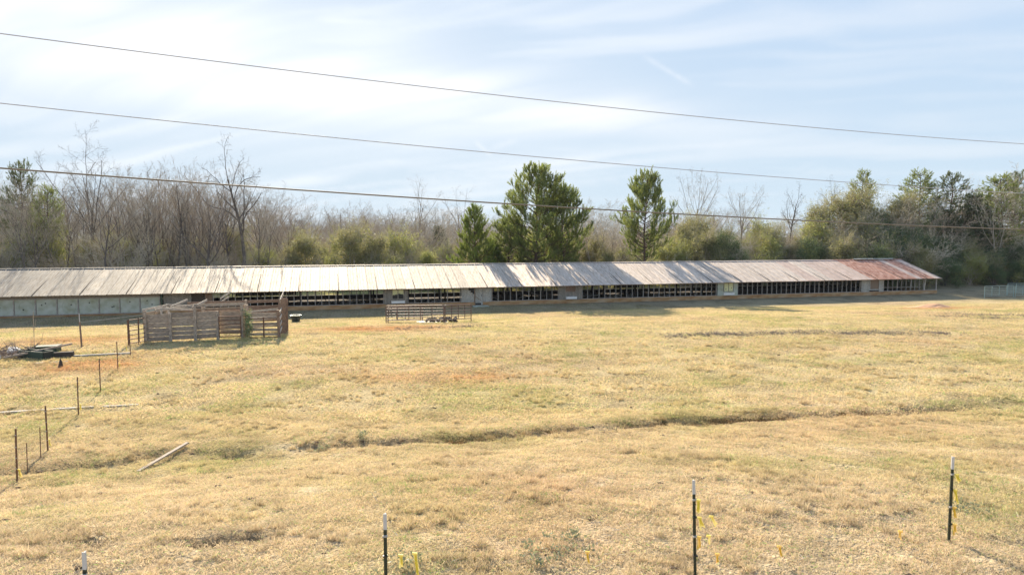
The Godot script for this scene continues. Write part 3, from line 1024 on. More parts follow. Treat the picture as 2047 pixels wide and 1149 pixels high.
func build_trees() -> void:
	rng.seed = 99
	var base := {"levels": 4, "stems": 1, "spread": 0.0, "foot": 0.0, "L": 9.0, "r": 0.24, "thin": 0.0085, "segs": [6, 6, 4, 3, 2], "wig": [0.10, 0.16, 0.22, 0.28, 0.3], "up": [0.06, 0.07, 0.05, 0.04, 0.03],
		"kids": [8, 8, 6, 5, 0], "start": [0.5, 0.2, 0.2, 0.2, 0], "ang": [36, 40, 42, 42, 40], "len": [1.05, 0.42, 0.5, 0.55, 0], "fall": [0.15, 0.45, 0.4, 0.3, 0], "rmax": [1.0, 0.13, 0.05, 0.022, 0.011]}
	var protos := {}
	var kinds := {
		"oak": {}, "oak2": {"L": 8.0, "kids": [10, 7, 6, 5, 0], "ang": [42, 44, 44, 42, 40]},
		"gnarl": {"L": 12.5, "r": 0.26, "kids": [9, 6, 5, 4, 0], "start": [0.45, 0.2, 0.2, 0.2, 0], "ang": [46, 50, 50, 45, 40], "len": [0.5, 0.5, 0.5, 0.5, 0], "wig": [0.16, 0.36, 0.42, 0.4, 0.35]},
		"slim": {"L": 14.0, "r": 0.15, "kids": [16, 6, 5, 4, 0], "start": [0.35, 0.15, 0.2, 0.2, 0], "ang": [42, 44, 44, 42, 40], "len": [0.34, 0.5, 0.5, 0.5, 0], "fall": [0.5, 0.4, 0.4, 0.3, 0], "wig": [0.06, 0.14, 0.2, 0.25, 0.3]},
		"slim2": {"L": 13.0, "r": 0.13, "kids": [12, 6, 5, 4, 0], "start": [0.5, 0.15, 0.2, 0.2, 0], "ang": [36, 40, 44, 42, 40], "len": [0.4, 0.5, 0.5, 0.5, 0], "fall": [0.4, 0.4, 0.4, 0.3, 0], "wig": [0.09, 0.18, 0.22, 0.25, 0.3]},
		"fan": {"stems": 6, "spread": 0.34, "foot": 0.35, "L": 9.5, "r": 0.17, "kids": [8, 6, 5, 4, 0], "start": [0.22, 0.15, 0.2, 0.2, 0], "ang": [26, 28, 30, 34, 36], "len": [0.72, 0.45, 0.5, 0.5, 0], "up": [0.02, 0.08, 0.1, 0.1, 0.06]},
		"twin": {"stems": 2, "spread": 0.16, "foot": 0.2, "L": 8.5, "r": 0.16, "kids": [8, 7, 6, 5, 0], "start": [0.4, 0.2, 0.2, 0.2, 0], "ang": [34, 40, 42, 42, 40], "len": [0.75, 0.45, 0.5, 0.5, 0]},
		"spare": {"L": 10.0, "r": 0.17, "kids": [7, 5, 4, 3, 0], "start": [0.5, 0.25, 0.25, 0.3, 0], "ang": [40, 44, 46, 46, 40], "len": [0.7, 0.45, 0.5, 0.5, 0], "wig": [0.10, 0.26, 0.3, 0.3, 0.3]},
		"brush": {"levels": 3, "stems": 11, "spread": 0.75, "foot": 0.3, "L": 4.2, "r": 0.04, "kids": [9, 7, 5, 0], "start": [0.15, 0.15, 0.2, 0], "ang": [32, 40, 44, 40], "len": [0.55, 0.5, 0.5, 0], "up": [-0.04, 0.0, 0.0, 0], "wig": [0.14, 0.25, 0.3, 0.3], "segs": [6, 4, 3, 2], "rmax": [1, 0.02, 0.012, 0.009]},
		"brush2": {"levels": 3, "stems": 9, "spread": 0.5, "foot": 0.5, "L": 5.2, "r": 0.045, "kids": [10, 7, 5, 0], "start": [0.2, 0.15, 0.2, 0], "ang": [30, 36, 40, 40], "len": [0.5, 0.5, 0.5, 0], "up": [0.02, 0.03, 0.02, 0], "wig": [0.12, 0.22, 0.28, 0.3], "segs": [6, 4, 3, 2], "rmax": [1, 0.022, 0.012, 0.009]},
	}
	for k in kinds:
		var P: Dictionary = base.duplicate()
		P.merge(kinds[k], true)
		protos[k] = bare(k, P, 0)
	var tops := {}
	for k in protos:
		tops[k] = (protos[k].get_child(1) as MeshInstance3D).mesh.get_aabb().end.y
	var needle := [tuft_shape(46, 0.62, 0.22, 0.03, 0.72), tuft_shape(40, 0.52, 0.24, 0.03, 0.78), tuft_shape(50, 0.72, 0.2, 0.03, 0.66)]
	var flat := [tuft_shape(24, 0.34, 0.16, 0.03, 0.8), tuft_shape(20, 0.28, 0.17, 0.03, 0.8)]
	var leafs := [leaf_cluster(26, 0.42, 0.15), leaf_cluster(22, 0.36, 0.16), leaf_cluster(30, 0.5, 0.13)]
	var small := [leaf_cluster(26, 0.34, 0.10), leaf_cluster(30, 0.4, 0.09)]
	var pineA := pine("pineA", 15.6, 5.9, 0.26, 0.30, 0.02, 1.05, M.pine, needle)
	var pineB := pine("pineB", 14.2, 4.9, 0.26, 0.34, 0.02, 1.05, M.pine, needle)
	var pineY := pine("pineY", 10.0, 3.0, 0.10, 0.15, 0.05, 1.1, M.pine_light, needle, 0.9)
	var vpA := pine("vpA", 13.0, 4.2, 0.26, 0.35, 0.30, 1.25, M.pine, flat)
	var vpB := pine("vpB", 12.0, 3.8, 0.32, 0.3, 0.28, 1.1, M.pine_dark, flat)
	var cedA := pine("cedA", 11.0, 2.6, 0.06, 0.12, 0.05, 1.7, M.cedar, flat)
	var prvA := shrub("prvA", 6.0, 2.5, 400, M.privet, M.bark[0], leafs, 16, 0.05, 70)
	var prvB := shrub("prvB", 5.0, 2.7, 320, M.privet, M.bark[2], leafs, 12, 0.05, 150)
	var olvA := shrub("olvA", 5.5, 2.6, 260, M.olive, M.bark[2], leafs, 15, 0.05, 260)
	var vinA := shrub("vinA", 4.0, 3.2, 760, M.vine, M.bark[3], small, 16, 0.02, 40)
	var vinB := shrub("vinB", 5.0, 2.6, 680, M.vine, M.bark[3], small, 14, 0.02, 60)

	# --- the trees that stand out, each with its own label
	var T := func(kind: String, called: String, label: String, cat: String, x: float, z: float, top: float, tone: int, turn: float, wide := 1.0) -> void:
		var g := height(x, -z)
		place(protos[kind], called, label, cat, x, z, (top - g) / tops[kind], turn, "", wide, tone)
	T.call("oak", "bare_oak_tree", "tallest bare tree at the left, broad crown of rising limbs above the woods", "tree", -57.3, -92, 22.2, 3, 0.4, 0.95)
	T.call("fan", "bare_multi_stem_tree", "wide fan shaped bare tree with many fine upright stems left of the crooked tree", "tree", -47.5, -92, 18.6, 0, 0.0)
	T.call("fan", "bare_multi_stem_tree", "fan shaped bare tree leaning right, close against the crooked tall tree", "tree", -40.5, -89, 17.6, 1, 2.1, 0.9)
	T.call("gnarl", "crooked_bare_tree", "tall crooked bare tree with twisted limbs standing alone above the left woods", "tree", -34.5, -88, 20.4, 3, 1.0, 0.85)
	T.call("spare", "thin_bare_tree", "thin forked bare tree rising above the low woods left of the pines", "tree", -16.6, -118, 17.6, 0, 0.6, 0.8)
	T.call("spare", "thin_bare_tree", "small open bare tree just left of the bright green young pine", "tree", -8.5, -116, 15.9, 0, 2.6, 0.8)
	T.call("twin", "forked_bare_tree", "pale forked bare tree between the big pines and the single pine", "tree", 11.8, -95, 12.9, 2, 0.3)
	T.call("twin", "forked_bare_tree", "low forked bare tree close beside the single pine on its left", "tree", 14.8, -102, 12.0, 2, 2.2)
	T.call("oak2", "bare_round_tree", "tall fine twigged bare tree right of the single pine", "tree", 29.7, -112, 19.0, 0, 1.4, 0.62)
	T.call("oak2", "bare_round_tree", "shorter spreading bare tree with a rounded crown, second right of the single pine", "tree", 36.6, -110, 15.8, 0, 0.2, 0.75)
	T.call("gnarl", "crooked_bare_tree", "leaning crooked bare tree above the olive thicket behind the barn", "tree", 44.0, -108, 15.9, 3, 2.9, 0.75)
	T.call("gnarl", "crooked_bare_tree", "slender crooked bare tree left of the dark layered pine", "tree", 51.0, -111, 17.2, 3, 4.4, 0.7)
	T.call("twin", "forked_bare_tree", "pale bare tree in front of the rightmost pines on the bank", "tree", 71.5, -101, 16.5, 2, 1.2, 0.8)
	T.call("slim", "thin_bare_tree", "pale thin bare tree among the pines at the far right", "tree", 76.0, -104, 18.6, 2, 0.0, 1.0)
	T.call("slim2", "thin_bare_tree", "pale straight bare tree between the two bushy pines on the bank", "tree", 63.5, -103, 15.0, 2, 0.9)
	T.call("twin", "roofside_bare_tree", "bare two stemmed tree close behind the roof at the far left", "tree", -54.5, -77.5, 14.5, 0, 0.5, 0.8)
	T.call("spare", "roofside_bare_tree", "open bare tree close behind the roof below the broad tallest tree", "tree", -46.0, -77.0, 13.5, 0, 1.5, 0.8)
	T.call("oak2", "roofside_bare_tree", "forking bare tree close behind the roof below the fan shaped trees", "tree", -35.5, -79.5, 13.8, 3, 2.5, 0.7)
	T.call("twin", "roofside_bare_tree", "slight bare tree close behind the roof below the crooked tall tree", "tree", -29.5, -80.5, 11.5, 0, 3.5, 0.8)
	var Pn := func(proto: Node3D, called: String, label: String, x: float, z: float, size: float, turn: float, wide := 1.0) -> void:
		place(proto, called, label, "tree", x, z, size, turn, "", wide)
	Pn.call(pineA, "pine_tree", "tallest pine behind the barn, left trunk of the dense group near the middle", 3.0, -87, 1.0, 0.0)
	Pn.call(pineB, "pine_tree", "pine in the right half of the dense pine group behind the barn", 6.6, -88.5, 0.93, 1.4)
	Pn.call(pineB, "pine_tree", "lower pine between the tallest pine and the bright young pine", -0.6, -89.5, 0.66, 3.0, 1.25)
	Pn.call(pineB, "pine_tree", "single pine with a bare lower trunk standing apart behind the barn", 17.5, -91, 1.06, 2.2, 0.82)
	Pn.call(pineY, "pine_tree", "bright yellow green young pine with a pointed top", -4.5, -86, 1.05, 0.3)
	Pn.call(pineY, "pine_tree", "small ragged young pine at the foot of the pine group", -2.4, -88, 0.6, 2.3, 1.2)
	Pn.call(vpA, "layered_pine_tree", "slim dark pine with layered boughs above the thicket, first of the pines on the right", 56.8, -112, 0.90, 0.5, 0.72)
	Pn.call(vpA, "layered_pine_tree", "bushy pine with a pointed top in the middle of the right bank", 64.0, -108, 0.96, 2.5)
	Pn.call(vpB, "layered_pine_tree", "dark thin topped pine right of the bushy pine on the bank", 68.2, -107, 1.06, 1.1)
	Pn.call(vpA, "layered_pine_tree", "wide pine with flat spreading boughs at the far right", 74.5, -104, 1.08, 4.0, 1.2)
	Pn.call(vpB, "layered_pine_tree", "pine with flat boughs partly cut by the right edge", 79.5, -108, 1.15, 5.0, 1.1)
	Pn.call(vpB, "layered_pine_tree", "dark pine at the left edge above the woods", -66.8, -94, 1.42, 0.0, 0.6)
	Pn.call(vpA, "layered_pine_tree", "lower pine beside the dark pine at the left edge", -61.8, -91, 1.05, 1.9, 0.65)
	Pn.call(cedA, "cedar_tree", "dark dense cedar in the shade below the pines on the right bank", 70.0, -104, 0.98, 0.0, 1.3)
	Pn.call(cedA, "cedar_tree", "smaller dark cedar left of the dense cedar on the right bank", 66.0, -103.5, 0.75, 1.0, 1.4)
	Pn.call(cedA, "cedar_tree", "lone small cedar in the low woods left of the young pine", -13.0, -121, 0.8, 2.4, 1.3)

	# --- the wood behind: rows of bare trees that nothing tells apart
	rng.seed = 1234
	var names := ["slim", "oak2", "twin", "oak2", "slim2", "twin"]
	for row in [[88.0, -0.95, -0.42, 2.7, 0.80], [97.0, -0.92, -0.33, 3.4, 0.94], [108.0, -0.9, 0.02, 3.6, 0.98], [112.0, 0.02, 0.5, 3.6, 0.97], [120.0, -1.2, 1.05, 3.4, 0.94], [134.0, -1.2, 1.1, 3.4, 0.86]]:
		var d: float = row[0]
		var x: float = row[1] * d
		while x < row[2] * d:
			var xx := x + rng.randf_range(-1.2, 1.2)
			var dd := d + rng.randf_range(-4.0, 4.0)
			var u := xx / dd
			var top: float = 7.2 + top_at(u) * dd * row[4]
			var gh := height(xx, dd)
			if sn(xx, dd).y < -18.5 and top - gh > 4.0:
				var kd: String = names[rng.randi() % names.size()]
				var tone: int = [0, 0, 1, 1, 2, 0][rng.randi() % 6] if u < -0.1 else [0, 2, 2, 1, 0, 2][rng.randi() % 6]
				var t2: float = (top - gh) * rng.randf_range(0.76, 1.08) / tops[kd]
				var where: String = ["grey", "reddish", "pale"][tone] + " " + {"slim": "straight slim", "slim2": "high crowned", "twin": "two stemmed", "oak2": "spreading", "spare": "sparse"}[kd] + " bare tree "
				where += ("fronting woods " if d < 100.0 else ("inside woods " if d < 118.0 else "deep in woods ")) + landmark(u)
				place(protos[kd], "woodland_tree", where, "tree", xx, -dd, t2, rng.randf() * TAU, where, minf(1.0, 0.55 / t2 + 0.4), tone)
			x += row[3] * rng.randf_range(0.75, 1.3)
	# bare undergrowth
	for row in [[86.0, -0.92, -0.40, 3.2], [93.0, -0.9, -0.02, 3.4], [98.0, 0.02, 0.55, 4.2], [104.0, -0.88, 0.0, 4.0], [101.0, 0.42, 0.82, 2.4], [94.0, 0.5, 0.82, 2.8], [106.0, 0.25, 0.8, 2.8], [113.0, -0.85, 0.25, 3.0], [124.0, -0.85, 0.3, 3.4]]:
		var d: float = row[0]
		var x: float = row[1] * d
		while x < row[2] * d:
			var xx := x + rng.randf_range(-1.2, 1.2)
			var dd := d + rng.randf_range(-3.0, 3.0)
			var q := sn(xx, dd)
			if q.y < (-17.0 if xx < 45 else -9.0):
				var kd: String = ["brush", "brush2"][rng.randi() % 2]
				var left := xx < 0.0
				var tone: int = [1, 0, 2][rng.randi() % 3] if left else [2, 2, 0, 1][rng.randi() % 4]
				var size := rng.randf_range(0.75, 1.35)
				var where: String = ("tall " if size > 1.05 else "low ") + ["grey", "reddish", "pale"][tone] + (" arching" if kd == "brush" else " upright") + " leafless shrub " + landmark(xx / dd)
				place(protos[kd], "bare_shrub", where, "shrub", xx, -dd, size, rng.randf() * TAU, where, 1.0, tone)
			x += row[3] * rng.randf_range(0.7, 1.3)
	# leafy evergreen thicket: pixels of the photograph tell where it shows over the ridge
	rng.seed = 77
	for row in [[91.0, -0.34, 0.42, 2.9, 0], [99.0, -0.32, 0.45, 3.2, 0], [90.0, 0.30, 0.56, 3.0, 1], [97.0, 0.26, 0.56, 3.0, 1], [104.0, 0.25, 0.60, 3.4, 1], [91.0, -0.75, -0.36, 4.0, 2], [100.0, -0.8, -0.3, 5.0, 2]]:
		var d: float = row[0]
		var x: float = row[1] * d
		while x < row[2] * d:
			var xx := x + rng.randf_range(-1.0, 1.0)
			var dd := d + rng.randf_range(-2.5, 2.5)
			if sn(xx, dd).y < -17.0:
				var v := rng.randf()
				if row[4] == 0:
					var size := rng.randf_range(0.6, 1.5)
					var where: String = ("tall " if size > 1.05 else "low ") + ("full yellow green" if v < 0.2 else ("twiggy green" if v < 0.6 else "thin olive")) + " leafy shrub " + ("behind the barn " if d < 95.0 else "set back ") + landmark(xx / dd)
					place(prvA if v < 0.2 else (prvB if v < 0.6 else olvA), "evergreen_shrub", where, "shrub", xx, -dd, size, rng.randf() * TAU, where, rng.randf_range(0.75, 1.15))
				elif row[4] == 1:
					var where: String = ("thin olive" if v < 0.5 else ("dark green" if v < 0.7 else "twiggy green")) + " leafy shrub " + ("behind the barn " if d < 95.0 else "upslope ") + landmark(xx / dd)
					place(olvA if v < 0.5 else (vinB if v < 0.7 else prvB), "evergreen_shrub", where, "shrub", xx, -dd, rng.randf_range(0.9, 1.7), rng.randf() * TAU, where, rng.randf_range(0.75, 1.1))
				else:
					var where := ("yellow green" if v < 0.5 else "olive") + " leafy shrub under the bare woods " + landmark(xx / dd)
					place(prvB if v < 0.5 else olvA, "evergreen_shrub", where, "shrub", xx, -dd, rng.randf_range(0.8, 1.5), rng.randf() * TAU, where, 0.9)
			x += row[3] * rng.randf_range(0.7, 1.3)
	# vine covered bank at the right
	for q in [[50, -93, 1.1], [53, -96, 1.2], [56, -94, 1.0], [58, -97, 1.2], [55, -99, 1.3], [60, -95, 0.9], [62, -98, 1.1], [61, -101, 1.2], [64.5, -96, 0.8], [66, -99, 0.9], [49, -97, 1.3], [52, -101, 1.4], [46, -95, 1.2], [69, -97.5, 0.7], [67.5, -95.5, 0.6], [72, -98, 0.8], [43, -98, 1.3], [75, -97, 0.8], [56, -103, 1.7], [60, -105, 1.6], [65, -104, 1.5], [69, -102, 1.3], [51, -105, 1.7], [47, -103, 1.6], [53.5, -100, 1.5], [72, -104, 1.4], [77, -102, 1.4]]:
		var v := rng.randf()
		var kd := "dark vine covered" if v < 0.5 else ("olive twiggy" if v < 0.75 else "pale green")
		var where := kd + (" tall" if q[2] > 1.15 else " low") + (" shrub low on bank " if q[1] > -98.5 else " shrub high on bank ") + landmark(float(q[0]) / -q[1])
		place((vinA if v < 0.25 else vinB) if v < 0.5 else (olvA if v < 0.75 else prvB), "bank_shrub", where, "shrub", q[0], q[1], q[2], rng.randf() * TAU, where, 1.15)
	for q in [[72.5, -95.0, 0.85], [76, -96.5, 1.0], [80, -98, 1.1], [82, -98, 1.2]]:
		place(prvB if rng.randf() < 0.6 else olvA, "evergreen_shrub", ("large" if q[2] > 0.95 else "small") + " pale yellow green shrub behind the metal gates at the right edge", "shrub", q[0], q[1], q[2], rng.randf() * TAU, ("large" if q[2] > 0.95 else "small") + " pale shrubs behind the gates")
	# far woods that read as one mass
	var mm := MultiMesh.new()
	mm.transform_format = MultiMesh.TRANSFORM_3D
	mm.mesh = (protos["oak2"].get_child(1) as MeshInstance3D).mesh
	mm.instance_count = 900
	var k := 0
	while k < 900:
		var d := rng.randf_range(150, 420)
		var x := rng.randf_range(-1.5, 1.4) * d
		var sc: float = rng.randf_range(11, 15.5) / tops["oak2"]
		mm.set_instance_transform(k, Transform3D(Basis(Vector3.UP, rng.randf() * TAU).scaled(Vector3(sc * 1.2, sc, sc * 1.2)), Vector3(x, height(x, d) - 0.5 - (6.0 if x > 30 else 0.0) * 0.5, -d)))
		k += 1
	var far := MultiMeshInstance3D.new()
	far.name = "distant_woods"
	far.multimesh = mm
	far.material_override = M.twig[0]
	add_child(far)
	tag(far, "hazy far off mass of bare woods closing the horizon", "woods", "", "stuff")
	# things that share a description are told apart by their order from the left
	var same := {}
	for o in get_children():
		if o.has_meta("label") and o.has_meta("category") and o.get_meta("category") in ["tree", "shrub"]:
			var l: String = o.get_meta("label")
			if not same.has(l): same[l] = []
			same[l].append(o)
	for l in same:
		var a: Array = same[l]
		if a.size() < 2: continue
		a.sort_custom(func(p, q): return p.position.x / -p.position.z < q.position.x / -q.position.z)
		for i in a.size():
			var ord := ["most", "second", "third", "fourth", "fifth", "sixth"]
			var left: bool = i < a.size() / 2.0 - 0.25
			var nth: int = i if left else a.size() - 1 - i
			var side := "left" if left else "right"
			if a.size() == 2: a[i].set_meta("label", l + ", " + side + " one")
			elif a.size() == 3: a[i].set_meta("label", l + ", " + ["left", "middle", "right"][i] + " one")
			elif nth == 0: a[i].set_meta("label", l + ", " + side + "most")
			elif nth < 6: a[i].set_meta("label", l + ", " + ord[nth] + " from " + side)
	for q in protos: protos[q].free()
	for q in [pineA, pineB, pineY, vpA, vpB, cedA, prvA, prvB, olvA, vinA, vinB]: q.free()

# ---------------------------------------------------------------- cattle pen
func rail_panel(b: Buf, a: Vector3, c: Vector3, h: float, rails: Array, posts: int, r: float) -> void:
	for y in rails: b.rod(a + Vector3(0, y, 0), c + Vector3(0, y, 0), r, 6)
	for k in posts:
		var p := a.lerp(c, k / float(posts - 1))
		b.rod(p + Vector3(0, rails[0], 0), p + Vector3(0, h, 0), r * 1.05, 6)

func build_pen() -> void:
	rng.seed = 555
	var at := Vector3(-21.71, 0, -40.13)
	var root := thing("cattle_pen", "weathered board cattle pen with a tube gate and slanted planks on top", "pen", at, PHI)
	var G := func(x: float, z: float) -> float:
		var p := at + Vector3(x, 0, z).rotated(Vector3.UP, PHI)
		return height(p.x, -p.z)
	var post := func(x: float, z: float, h: float, m: Material, w := 0.15) -> void:
		var b := Buf.new()
		var y: float = G.call(x, z)
		b.beam(Vector3(x, y - 0.2, z), Vector3(x + rng.randf_range(-0.03, 0.03), y + h, z + rng.randf_range(-0.02, 0.02)), w, w, Vector3(0, 0, 1), rng.randf() * 5)
		put("post", b.mesh(), m, root)
	var plank := func(x0: float, z0: float, y0: float, x1: float, z1: float, y1: float, w: float, m: Material, called := "plank", th := 0.04) -> void:
		var b := Buf.new()
		b.col = grey(rng.randf_range(0.75, 1.15))
		var g0: float = G.call(x0, z0)
		var g1: float = G.call(x1, z1)
		b.beam(Vector3(x0, g0 + y0, z0), Vector3(x1, g1 + y1, z1), th, w, Vector3.UP, rng.randf() * 9)
		put(called, b.mesh(), m, root)
	# solid board front in three bays
	var xs := [0.0, 1.36, 2.72, 4.02, 5.36]
	for k in 3:
		var y := 0.1 if k else 0.05
		for j in 6:
			var w: float = [0.27, 0.24, 0.27, 0.29, 0.22, 0.3][j]
			plank.call(xs[k] + 0.02, -0.06, y + w / 2 + rng.randf_range(-0.01, 0.01), xs[k + 1] - 0.02, -0.06, y + w / 2 + rng.randf_range(-0.012, 0.012), w - 0.012, M.grey_wood)
			y += w + rng.randf_range(0.0, 0.018)
	# fourth bay: boards behind a brown tube gate
	var y := 0.3
	for j in 5:
		plank.call(4.05, -0.35, y + 0.13, 5.35, -0.35, y + 0.13, 0.25, M.grey_wood)
		y += 0.28
	for q in [[0.0, 0.0, 1.9], [1.36, 0.06, 1.7], [2.74, 0.06, 2.12], [4.0, 0.06, 1.72], [5.36, 0.06, 2.1], [5.5, -0.25, 2.1], [7.5, 0.04, 1.75], [7.42, -2.6, 2.1], [7.4, -5.3, 2.3], [2.3, -5.4, 2.25], [5.0, -5.4, 2.25], [0.0, -2.7, 1.9], [0.05, -5.4, 1.9], [2.74, -2.4, 2.0], [5.4, -2.4, 2.0]]:
		post.call(q[0], q[1], q[2], M.grey_wood if q[0] < 6 else M.brown_wood, 0.16)
	var b := Buf.new()
	var g0: float = G.call(4.7, 0.15)
	rail_panel(b, Vector3(4.08, g0, 0.16), Vector3(5.3, g0, 0.16), 1.42, [0.18, 0.42, 0.66, 0.92, 1.17, 1.42], 2, 0.03)
	put("tube_gate", b.mesh(), M.rust_steel, root)
	# right part: planks and a steel gate frame
	for q in [[0.22, 0.12, 0.0], [0.5, 0.16, 0.02], [0.86, 0.14, 0.04], [1.42, 0.22, 0.05]]:
		plank.call(5.55, -0.06, q[0] + 0.03, 7.48, -0.06, q[0] + q[2], q[1], M.grey_wood)
	for q in [[0.66, -0.6], [1.1, -0.7], [1.22, -0.75]]:
		plank.call(5.6, q[1], q[0] - 0.08, 7.4, q[1] - 0.3, q[0] + 0.08, 0.09, M.pale_wood)
	b = Buf.new()
	g0 = G.call(6.6, 0.1)
	b.rod(Vector3(6.62, g0, 0.1), Vector3(6.62, g0 + 1.3, 0.1), 0.045)
	b.rod(Vector3(5.6, g0 + 1.22, 0.1), Vector3(7.45, g0 + 1.22, 0.1), 0.03)
	b.rod(Vector3(5.6, g0 + 0.05, 0.1), Vector3(7.45, g0 + 0.05, 0.1), 0.03)
	put("steel_frame", b.mesh(), M.rust_steel, root)
	# high beams over the front
	plank.call(2.7, 0.0, 2.12, 5.5, 0.0, 2.12, 0.18, M.grey_wood)
	plank.call(2.7, -0.12, 1.9, 5.4, -0.12, 1.9, 0.09, M.grey_wood)
	# back rails
	for q in [[2.12, 0.2], [1.62, 0.14], [1.22, 0.14], [0.8, 0.14], [0.4, 0.14]]:
		plank.call(1.3, -5.45, q[0], 7.4, -5.35, q[0], q[1], M.brown_wood)
	for q in [[1.72, 0.3], [1.4, 0.3]]:
		plank.call(5.0, -5.3, q[0] - 0.05, 7.3, -5.3, q[0] - 0.05, q[1], M.brown_wood)
	for q in [[1.62, 0.12], [1.2, 0.12], [0.7, 0.12]]:
		plank.call(2.74, -2.45, q[0], 5.4, -2.45, q[0], q[1], M.brown_wood)
		plank.call(5.4, -2.45, q[0] - 0.1, 7.4, -2.6, q[0], q[1], M.pale_wood)
	# right side: rails near the front, tall upright sheets behind
	for q in [0.35, 0.75, 1.15, 1.55]:
		plank.call(7.56, 0.0, q, 7.52, -2.6, q + 0.12, 0.16, M.pale_wood)
	for k in 7:
		var z := -2.3 - k * 0.45
		plank.call(7.55, z, 0.03, 7.55 + rng.randf_range(-0.03, 0.03), z, 2.1 + rng.randf_range(-0.15, 0.25), 0.42, M.brown_wood, "upright_board", 0.03)
	plank.call(7.45, -2.2, 2.15, 7.5, -4.8, 2.65, 0.24, M.pale_wood)
	# left side
	for q in [0.35, 0.8, 1.25, 1.7]:
		plank.call(-0.06, 0.0, q, -0.06, -5.4, q, 0.16, M.grey_wood)
	# slanted pale planks lying across the top at the left
	for q in [[-0.1, 0.05, 1.93, 0.75, -2.6, 2.1], [0.55, -0.4, 1.95, 2.6, -0.5, 1.86], [0.6, -2.5, 2.15, 1.9, -2.4, 2.0], [1.0, -2.0, 2.0, 1.55, -4.2, 2.35], [0.5, -0.3, 1.85, 2.5, -2.4, 2.1], [2.6, 0.1, 2.0, 3.1, -2.0, 2.35], [0.8, -0.35, 1.3, 0.82, -0.35, 1.9], [1.3, -0.5, 1.3, 1.15, -0.4, 1.95]]:
		plank.call(q[0], q[1], q[2], q[3], q[4], q[5], 0.13, M.pale_wood, "top_plank")
	plank.call(3.35, -5.6, 2.35, 3.9, -6.2, 2.75, 0.1, M.pale_wood, "top_plank")
	plank.call(3.4, -5.6, 2.15, 3.85, -6.2, 2.45, 0.1, M.pale_wood, "top_plank")
	# small tube gate swung open beside the pen
	var ga := Vector3(-22.0, 0, -39.0)
	var gt := thing("tube_gate", "small brown tube gate standing open against the pen's left corner", "gate", on(-22.05, -39.0))
	b = Buf.new()
	rail_panel(b, Vector3(0, 0.05, 0), Vector3(0.42, 0.05, -1.3), 1.5, [0.1, 0.34, 0.58, 0.84, 1.12, 1.45], 3, 0.028)
	put("rails", b.mesh(), M.rust_steel, gt)
	b = Buf.new()
	b.rod(Vector3(-0.03, -0.1, 0.03), Vector3(-0.03, 1.5, 0.03), 0.045)
	put("hinge_post", b.mesh(), M.rust_steel, gt)
	# pale green creeper on the post right of the tube gate
	var cl := [leaf_cluster(20, 0.16, 0.10)]
	b = Buf.new()
	for k in 44:
		var hh := pow(rng.randf(), 0.9) * 1.75
		b.stamp(cl[0], Transform3D(Basis.from_euler(rv() * 3.0), Vector3(rng.randf_range(-0.13, 0.13) * (1.5 if hh > 1.35 else 1.0), hh, rng.randf_range(-0.1, 0.12))), Color(0.8, 1.1, 0.8) * rng.randf_range(0.8, 1.8))
	var p := at + Vector3(5.75, 0, 0.2).rotated(Vector3.UP, PHI)
	var o := put("climbing_plant", b.mesh(), M.weed, self, Transform3D(Basis.IDENTITY, on(p.x, p.z)))
	tag(o, "pale green climbing plant on the pen post right of the brown tube gate", "plant")
	# black tub
	var tub := thing("rubber_tub", "black rubber tub with a pale rim standing right of the pen", "tub", on(-18.9, -59.3))
	b = Buf.new()
	var pr := [[0.33, 0.0], [0.42, 0.5], [0.47, 0.52], [0.47, 0.55], [0.40, 0.55], [0.31, 0.06]]
	for i in pr.size() - 1:
		for j in 18:
			var a0 := TAU * j / 18.0
			var a1 := TAU * (j + 1) / 18.0
			var v := func(q: Array, a: float) -> Vector3: return Vector3(cos(a) * q[0], q[1], sin(a) * q[0])
			b.quad(v.call(pr[i], a0), v.call(pr[i], a1), v.call(pr[i + 1], a1), v.call(pr[i + 1], a0))
	put("shell", b.mesh(), M.tub, tub)
	b = Buf.new()
	for j in 18:
		var a0 := TAU * j / 18.0
		var a1 := TAU * (j + 1) / 18.0
		b.beam(Vector3(cos(a0), 0, sin(a0)) * 0.45 + Vector3(0, 0.565, 0), Vector3(cos(a1), 0, sin(a1)) * 0.45 + Vector3(0, 0.565, 0), 0.07, 0.02)
	put("rim", b.mesh(), M.gate_green, tub)

